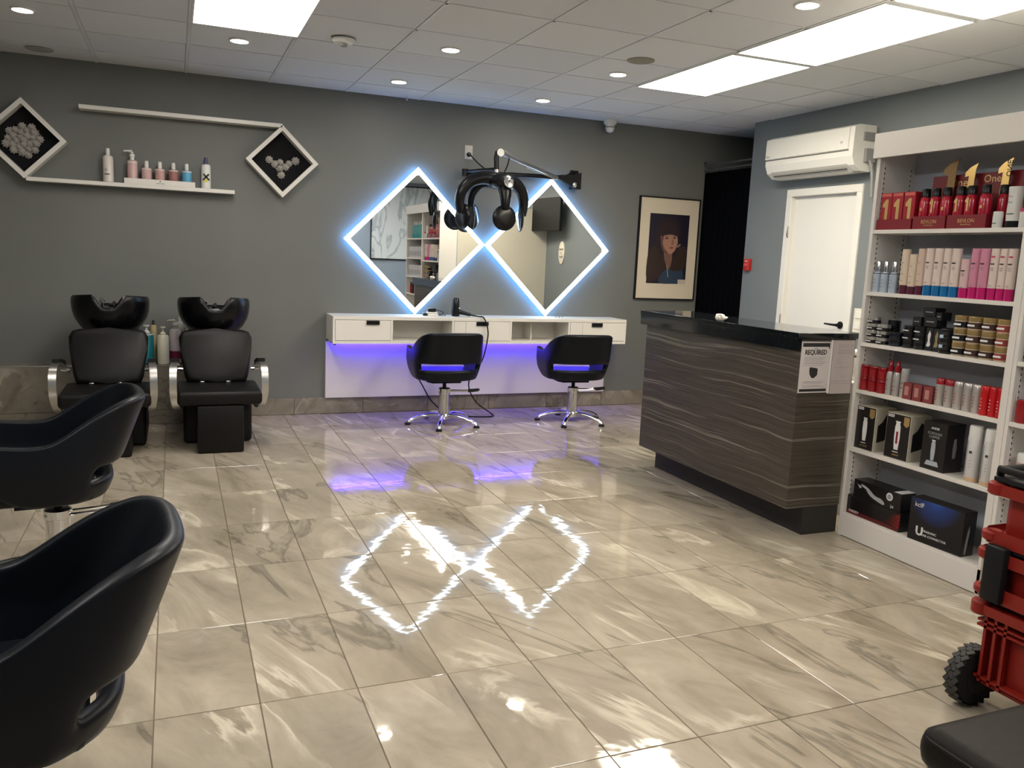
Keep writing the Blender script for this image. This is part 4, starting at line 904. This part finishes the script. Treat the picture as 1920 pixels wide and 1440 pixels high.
# ================================================================== WASH UNITS
def wash_unit(x0, y0=0):
    t = thing('wash_unit', 'x', 'wash unit', (x0, 0, 0)); V = M_vinyl
    link(B().box(-.150, .155, -1.31, -.95, .004, .335, .012, 2), 'front_pedestal', V, t, True)
    link(B().box(-.235, .235, -.985, -.30, .0, .345, .03, 3), 'rear_pedestal', V, t, True)
    link(B().box(-.275, .280, -1.315, -.80, .335, .435, .028, 4), 'seat', V, t, True, 80)
    # backrest: tapered rounded pad, reclined
    b = B(); prof = [(-.200, 0), (-.222, .06), (-.248, .25), (-.255, .34), (-.235, .385), (-.19, .40), (0, .405), (.19, .40), (.235, .385), (.255, .34), (.248, .25), (.222, .06), (.200, 0), (0, -.008)]
    b.prism(prof, -.055, .045, 'xz'); bmesh.ops.bevel(b.bm, geom=[e for e in b.bm.edges if abs(e.verts[0].co.y-e.verts[1].co.y) < 1e-6], offset=.03, segments=4, profile=.5, affect='EDGES')
    b.bm.transform(Matrix.Translation((0, -.86, .425)) @ Matrix.Rotation(math.radians(-24), 4, 'X')); link(b, 'backrest', V, t, True, 80)
    for x in (-.105, .075): link(B().box(x-.016, x+.016, -.930, -.905, .437, .449, .003, 1), 'chrome_clip', M_chrome, t, True)
    for s in (-1, 1):
        x = s*.288
        pts = cspline([(x-s*.012, -.93, .565), (x-s*.004, -1.05, .600), (x, -1.19, .618), (x+s*.008, -1.275, .585), (x+s*.010, -1.305, .50), (x+s*.008, -1.285, .40), (x-s*.01, -1.22, .31), (x-s*.03, -1.10, .30), (x-s*.04, -1.0, .33)], 5)
        a = link(B().ribbon(pts, .046, .010), 'armrest', M_steel, t, True, 60)
        link(B().ribbon(cspline([(x-s*.012, -.96, .592), (x-s*.004, -1.05, .618), (x, -1.17, .634)], 5), .045, .026), 'arm_pad', M_vinyl, a, True, 60)
        link(B().tube([(x-s*.055, -.94, .540), (x-s*.0, -.94, .545)], .012, 10), 'pivot_knob', M_chrome, t, True)
    # basin
    b = B(); bm = b.bm; seg = 72; cy = -.47; rows = []
    zs_ = [0, .07, .2, .4, .6, .8, .93, 1.0]; rad = [.150, .185, .215, .243, .257, .262, .260, .250]
    rin = [.245, .235, .215, .18, .12]; hin = [.985, .90, .68, .45, .30]
    def rim(a):
        d = abs(((a+PI/2+PI) % (2*PI))-PI)       # angle from the front (-y)
        if d < .17: return .962
        if d < .40: return .962+(1.046-.962)*((d-.17)/.23)
        if d < 1.9: return 1.046-.03*((d-.40)/1.5)
        return 1.016-.065*min(1, (d-1.9)/.6)
    for q, rr in zip(zs_, rad): rows.append([bm.verts.new((rr*math.cos(2*PI*i/seg), cy+rr*1.12*math.sin(2*PI*i/seg), .765+(rim(2*PI*i/seg)-.765)*q)) for i in range(seg)])
    for q, rr in zip(hin, rin): rows.append([bm.verts.new((rr*math.cos(2*PI*i/seg), cy+rr*1.12*math.sin(2*PI*i/seg), .765+(rim(2*PI*i/seg)-.765)*q)) for i in range(seg)])
    for a, c_ in zip(rows, rows[1:]):
        for i in range(seg): bm.faces.new((a[i], a[(i+1) % seg], c_[(i+1) % seg], c_[i]))
    bm.faces.new(rows[0][::-1]); bm.faces.new(rows[-1]); bs = link(b, 'basin', M_ceram, t, True, 70)
    link(B().tube([(-.075, -.30, .90), (-.075, -.30, .975), (-.07, -.33, .990), (-.055, -.37, .975)], [.016, .016, .014, .012], 12), 'tap', M_chrome, bs, True)
    link(B().tube([(.02, -.30, .90), (.015, -.34, .965), (.0, -.42, .94)], [.011, .013, .018], 12), 'spray_head', M_black, bs, True)
    link(B().box(-.11, .11, -.58, -.30, .345, .775, .02, 2), 'basin_stand', M_blackm, t, True)
    return t
u0 = wash_unit(.275); u0['label'] = 'right hair wash unit, fully visible, black basin and chrome arms'; u0['group'] = 'hair wash units'
u1 = copy_tree(u0); u1['label'] = 'left hair wash unit, partly behind the middle styling chair'; u1.location = (-.440, 0, 0)

# bottles between the wash units, standing on the tiled ledge
ZL = .4742
t = bottle('pump_bottle', 'cream pump bottle in front between the two wash units', (-.095, -.17, ZL-.0), .045, .235, col('cream white plastic', (.58, .55, .42), .4), col('cream white plastic', (.58, .55, .42), .4), 'dispenser')
tl = col('dark teal plastic', (.01, .17, .20), .35)
for x, y, l in ((-.215, -.10, 'teal pump bottle just right of the left wash unit'), (.085, -.09, 'teal pump bottle just left of the right wash unit')):
    t = bottle('pump_bottle', l, (x, y, ZL), .052, .24, tl, wpc, 'dispenser', lab=[(wp, .94, .985, 0, 0, 'shoulder_band')])
t = bottle('shampoo_bottle', 'pale pink bottle with wine red foot between wash units', (-.005, -.10, ZL), .045, .275, col('pale grey pink', (.48, .42, .42), .4), col('grey clear pump', (.34, .34, .30), .3), 'pump', lab=[(col('wine red label', (.16, .01, .04), .4), .12, .36, 0, 0, 'foot_band')])
t = bottle('shampoo_bottle', 'thin clear topped bottle rising highest between the wash units', (.03, -.05, ZL), .028, .33, col('grey clear bottle', (.36, .35, .32), .3), col('grey clear pump', (.34, .34, .30), .3), 'cap')
t = bottle('shampoo_bottle', 'small amber bottle behind the left teal pump bottle', (-.165, -.045, ZL), .026, .30, col('amber cream', (.42, .34, .18), .4), M_print, 'cap')

# ================================================================== HAIR PROCESSOR ON A WALL ARM
t = thing('hair_processor', 'black hair processor with round heater heads on a wall arm', 'hair processor', (0, 0, 0))
K = M_black
wbk = link(B().prism([(-.001, 2.09), (-.001, 2.262), (-.035, 2.262), (-.06, 2.20), (-.10, 2.13), (-.055, 2.085)], 3.475, 3.545, 'yz'), 'wall_bracket', K, t)
link(B().prism([(3.33, 2.16), (3.33, 2.205), (3.48, 2.215), (3.545, 2.24), (3.545, 2.085), (3.50, 2.085)], -.11, -.07, 'xz'), 'bracket_arm_housing', K, t)
link(B().lathe([(.024, 0), (.024, .012), (.018, .016)], 18, mtx=Matrix.Rotation(PI/2, 3, 'X'), c=(3.475, -.11, 2.122)), 'chrome_knob', M_chrome, t, True)
link(B().tube([(3.53, -.03, 2.255), (3.47, -.05, 2.24), (3.40, -.09, 2.205)], .007, 8), 'bracket_wire', K, t, True)
link(B().tube([(3.45, -.09, 2.182), (3.0, -.10, 2.172), (2.42, -.10, 2.150)], .022, 10), 'horizontal_arm', K, t, True)
link(B().lathe([(.028, -.03), (.028, .035)], 14, c=(2.40, -.10, 2.15)), 'arm_elbow', K, t, True)
link(B().tube([(2.40, -.10, 2.16), (2.48, -.28, 2.165), (2.545, -.44, 2.165)], .016, 10), 'rear_link', K, t, True)
link(B().tube([(3.28, -.14, 2.172), (2.98, -.26, 2.235), (2.80, -.36, 2.262)], .017, 12), 'silver_rod', M_steel, t, True)
link(B().tube([(2.90, -.30, 2.248), (2.70, -.42, 2.285), (2.60, -.48, 2.305)], [.017, .022, .028], 12), 'silver_sleeve', mat('dull silver', (.35, .35, .35), .4, .8), t, True)
link(B().tube([(3.27, -.155, 2.155), (2.90, -.315, 2.22)], .005, 8), 'thin_rod', M_steel, t, True)
link(B().lathe([(.032, -.022), (.035, -.015), (.035, .015), (.032, .022)], 18, mtx=Matrix.Rotation(PI/2, 3, 'X'), c=(2.568, -.50, 2.300)), 'silver_joint', mat('dull silver', (.35, .35, .35), .4, .8), t, True)
link(B().tube([(2.568, -.50, 2.31), (2.545, -.50, 2.30), (2.538, -.50, 2.26), (2.545, -.50, 2.14)], [.016, .022, .022, .021], 12), 'drop_tube', K, t, True)
link(B().lathe([(.022, 2.135), (.022, 2.16)], 14, c=(2.545, -.50, 0)), 'tube_collar', M_steel, t, True)
link(B().tube(cspline([(2.68, -.44, 2.27), (2.66, -.46, 2.21), (2.63, -.47, 2.15), (2.60, -.48, 2.12)]), .006, 8), 'cable', M_rubber, t, True)
hub = link(B().lathe([(.03, .0), (.095, .012), (.130, .04), (.135, .07), (.11, .105), (.06, .13), (.02, .14)], 28, c=(2.59, -.50, 1.995), sy=.9, sx=1.0), 'hub_housing', K, t, True)
link(B().lathe([(.052, 0), (.052, .008), (.044, .014), (.0, .015)], 24, sx=.85, sy=1.15, cap=False, mtx=Matrix.Rotation(math.radians(62), 3, 'X'), c=(2.615, -.612, 2.055)), 'control_panel', M_steel, hub, True)
for k, (dx, dz) in enumerate(((-.015, .02), (.015, .02), (0, .0), (-.012, -.02), (.014, -.02))): link(B().lathe([(.007, 0), (.006, .006)], 10, mtx=Matrix.Rotation(math.radians(62), 3, 'X'), c=(2.615+dx, -.627-.3*dz, 2.063+dz)), 'button', K, hub, True)
def heater(name, arm, rad, c, n, lab=None):
    a = link(B().tube(cspline(arm, 5), rad, 14), 'head_arm', K, t, True, 80)
    R = Vector((0, 0, 1)).rotation_difference(Vector(n)).to_matrix()
    link(B().lathe([(.03, -.022), (.075, -.018), (.102, -.006), (.108, .006), (.100, .012)], 28, mtx=R, c=c, cap=True), 'heater_head', K, t, True, 60)
    link(B().lathe([(.096, .0105), (.09, .014), (.0, .016)], 28, mtx=R, c=c, cap=False), 'heater_grille', mat('smoky heater glass', (.10, .11, .12), .12, .6), t, True)
def rr(n, a, b_): return [a+(b_-a)*i/(n-1) for i in range(n)]
heater('left', [(2.55, -.50, 2.07), (2.44, -.49, 2.085), (2.33, -.48, 2.05), (2.258, -.47, 1.97), (2.240, -.46, 1.88), (2.258, -.46, 1.79)], rr(26, .062, .038), (2.268, -.46, 1.755), (.95, .28, 0))
heater('front', [(2.60, -.54, 2.03), (2.605, -.575, 1.96), (2.603, -.59, 1.89), (2.604, -.59, 1.83)], rr(16, .060, .034), (2.604, -.58, 1.757), (0, 1, .0))
heater('right', [(2.64, -.50, 2.06), (2.72, -.48, 2.06), (2.79, -.47, 2.00), (2.822, -.46, 1.92), (2.822, -.46, 1.84), (2.815, -.46, 1.79)], rr(26, .062, .032), (2.800, -.46, 1.757), (-.97, .22, 0))
heater('back left', [(2.54, -.46, 2.05), (2.46, -.38, 2.04), (2.40, -.32, 1.96), (2.39, -.30, 1.86), (2.40, -.30, 1.80)], rr(21, .045, .026), (2.41, -.30, 1.765), (.6, -.8, 0))
tag(link(B().tube(cspline([(2.460, -.042, 2.320), (2.475, -.055, 2.30), (2.53, -.10, 2.235), (2.58, -.2, 2.17), (2.56, -.35, 2.14), (2.52, -.44, 2.13)]), .0055, 8), 'power_cord', M_rubber, None, True), 'black cord from the wall outlet to the hair processor', 'cord')

# ================================================================== RED ROLLING TOOL CASES
RD = M_red
t = thing('rolling_tool_case', 'stack of red tool cases on wheels at the right picture edge', 'tool case', (0, 0, 0))
def case(name, x0, x1, y0, y1, z0, z1, lip, top=.045, ribs=True, low=True):
    r_ = link(B().box(x0+.045, x1-.045, y0+.045, y1-.045, z0, z1, .03, 3), name, RD, t, True)
    b = B()
    for (za, zb) in ((z1-top, z1-.003), (z0+.003, z0+top*.8)):
        ins = .008 if (low or za > z0+.1) else .052
        b.box(x0+(.008 if ins < .01 else .03), x1-.008, y0+ins, y1-ins, za+.01, zb-.01, .03 if ins < .01 else .008, 3)
    link(b, 'flange', RD, r_, True)
    # corner ears joined to the flanges
    for (cx, cy) in ((x0+.03, y1-.03), (x0+.03, y0+.03)):
        for (za, zb) in ((z1-top, z1-.003), (z0+.003, z0+top*.8))[:2 if low else 1]: link(B().lathe([(.024, za), (.032, za+.006), (.032, zb-.006), (.026, zb)], 14, c=(cx, cy, 0)), 'corner_ear', RD, r_, True)
    if ribs:
        for yy in (y1-.30, y1-.34, y0+.10): link(B().box(x0+.030, x0+.05, yy-.006, yy+.006, z0+.05, z1-top), 'rib', RD, r_)
    return r_
Y1, Y0, X0, X1 = -5.395, -5.97, 2.425, 2.84
lc = case('bottom_case', X0, X1, Y0, Y1, .085, .385, .03, .05, True, False)
for z in (.125, .30, .318): link(B().box(X0+.018, X0+.05, Y0+.03, Y1-.03, z-.004, z+.004), 'cross_rib', RD, lc)
for yy in (-5.455, -5.49, -5.525): link(B().box(X0+.018, X0+.05, yy-.005, yy+.005, .11, .36), 'rib', RD, lc)
mc = case('middle_case', X0, X1, Y0, Y1, .405, .565, .03, .04, False)
tc_ = case('top_case', X0+.005, X1, Y0, Y1-.0, .585, .785, .03, .045, False)
for z0, z1, r_ in ((.44, .53, mc), ): box('corner_post', M_steel, (X0+.012, X0+.028, Y1-.04, Y1-.022, z0, z1), r_)
link(B().box(X0+.02, X1-.02, Y0+.02, Y1-.03, .386, .404, .004, 1), 'lower_clasp_layer', M_rubber, t)
link(B().box(X0+.02, X1-.02, Y0+.02, Y1-.03, .566, .584, .004, 1), 'upper_clasp_layer', M_rubber, t)
for yy in (-5.475, -5.86): link(B().box(X0-.016, X0+.03, yy-.035, yy+.035, .40, .585, .008, 2), 'latch', M_blackm, t, True)
link(B().box(X0+.015, X1-.015, Y0+.015, Y1-.02, .785, .803, .006, 2), 'lid', M_blackm, t, True)
link(B().tube([(X0+.04, -5.42, .805), (X0+.02, -5.43, .828), (X0+.02, -5.90, .828), (X0+.04, -5.93, .805)], .012, 10).tube([(X0+.19, -5.42, .805), (X0+.19, -5.43, .828), (X0+.19, -5.90, .828), (X0+.19, -5.93, .805)], .012, 10).tube([(X0+.02, -5.44, .828), (X0+.19, -5.44, .828)], .012, 10), 'lid_handle', M_rubber, t, True)
box('lid_insert', M_grey, (X0+.05, X0+.16, -5.86, -5.47, .8032, .812), t)
for yc in (-5.408, -5.957):
    w_ = link(B().lathe([(.065, -.026), (.092, -.024), (.099, -.015), (.101, 0), (.099, .015), (.092, .024), (.065, .026)], 40, mtx=Matrix.Rotation(PI/2, 3, 'X'), c=(2.475, yc, .103)), 'wheel', M_rubber, t, True, 30)
    tb = B()
    for k in range(22):
        a = 2*PI*(k)/22
        for j, oy in enumerate((-.016, .0, .016)):
            aa = a+(.14 if j == 1 else 0); c_, s_ = math.cos(aa), math.sin(aa)
            Rm = Matrix.Rotation(-aa+PI/2, 3, 'Y') @ Matrix.Rotation(.6 if j % 2 else -.6, 3, 'Z')
            ctr = Vector((2.475+.1005*c_, yc+oy, .1035+.1005*s_))
            n1 = len(tb.bm.verts); tb.box(ctr.x-.0125, ctr.x+.0125, ctr.y-.0075, ctr.y+.0075, ctr.z-.0022, ctr.z+.0022, rot=Rm, ctr=ctr)
    tr_ = link(tb, 'tread_blocks', mat('tyre tread grey', (.035, .033, .030), .8), w_); tr_['kind'] = 'stuff'
    link(B().lathe([(.055, -.028), (.055, .028)], 24, mtx=Matrix.Rotation(PI/2, 3, 'X'), c=(2.475, yc, .103)), 'hub', M_blackm, w_, True)

# ================================================================== BENCH
t = thing('leather_bench', 'black leather bench with piped edge at the lower right corner', 'bench', (1.5, -6.0, 0))
link(B().box(.0, .78, -1.25, .0, .35, .455, .045, 5), 'cushion', M_bench, t, True, 80)
link(B().box(.018, .762, -1.232, -.018, .06, .36, .02, 3), 'base', M_bench, t, True)
def rrect(x0, x1, y0, y1, r, z, n=6):
    out = []
    for cx, cy, a0 in ((x1-r, y1-r, 0), (x0+r, y1-r, PI/2), (x0+r, y0+r, PI), (x1-r, y0+r, 1.5*PI)):
        for k in range(n+1): a = a0+PI/2*k/n; out.append((cx+r*math.cos(a), cy+r*math.sin(a), z))
    out.append(out[0]); return out
link(B().tube(rrect(.006, .774, -1.244, -.006, .05, .428), .006, 8, cap=False), 'piping', M_bench, t, True)
for x in (.06, .72):
    for y in (-.06, -1.19): link(B().lathe([(.02, 0), (.025, .062)], 14, c=(x, y, 0)), 'foot', M_blackm, t, True)

# ================================================================== SEEN ONLY IN THE MIRRORS
t = thing('wall_television', 'black flat television seen in the right diamond mirror', 'television', (XR, -3.5, 2.03))
link(B().box(-.20, -.16, -.37, .37, -.22, .23, .004, 1, rot=Matrix.Rotation(-.12, 3, 'Z')), 'screen', M_blackm, t, True); link(B().box(-.165, -.001, -.06, .06, -.08, .08), 'mount', M_blackm, t)
t = thing('oval_sign', 'white oval sign reflected below the television in the right mirror', 'sign', (XR, -3.33, 1.52))
link(B().lathe([(.155, 0), (.155, .012), (.15, .014)], 36, sx=1.0, sy=.58, mtx=Matrix.Rotation(-PI/2, 3, 'Y')), 'board', mat('cream sign', (.68, .62, .52), .5), t, True)
text('beauty', .05, (-.0152, 0, .05), '-x', M_print, t); text('is', .04, (-.0152, 0, .0), '-x', M_print, t); text('inner', .055, (-.0152, 0, -.055), '-x', M_print, t)
t = thing('canvas_picture', 'large pale marble canvas reflected at the left of left mirror', 'picture', (4.2, YF, 1.98))
mc_ = mat('pale canvas', (.62, .70, .78), .6); nt, N, L, b_ = nodes(mc_)
nn = noise(nt, 2.2, 8, mapping(nt, geo(nt), (1, 1, .4), (0, .7, 0)), 2.2); L.new(ramp(nt, nn.outputs[0], [(.42, (.66, .74, .82)), (.5, (.36, .44, .52)), (.54, (.66, .74, .82))]).outputs[0], b_.inputs['Base Color'])
link(B().box(-.74, .74, .001, .03, -.68, .68), 'canvas', mc_, t)
fb = B()
for q in ((-.755, .755, .68, .70), (-.755, .755, -.70, -.68), (-.755, -.74, -.68, .68), (.74, .755, -.68, .68)): fb.box(q[0], q[1], .001, .04, q[2], q[3])
link(fb, 'frame', M_blackm, t)
t = thing('storage_cabinet', 'white low cabinet behind the reception counter', 'cabinet', (3.93, -3.60, 0))
link(B().box(-.30, .35, -.24, .2, .0, .80, .003, 1), 'body', M_white2, t); box('door', M_white2, (-.295, .02, .2, .216, .04, .78), t); box('door', M_white2, (.03, .345, .2, .216, .04, .78), t)
t = thing('printer', 'white printer on the low cabinet behind the reception counter', 'printer', (3.88, -3.60, .80))
link(B().box(-.2, .2, -.18, .16, 0, .14, .01, 2), 'body', M_acw, t, True); link(B().box(-.2, .2, -.18, .16, .145, .175, .006, 2), 'lid', M_white2, t, True); box('tray', M_grey, (-.14, .14, .16, .22, .04, .05), t)
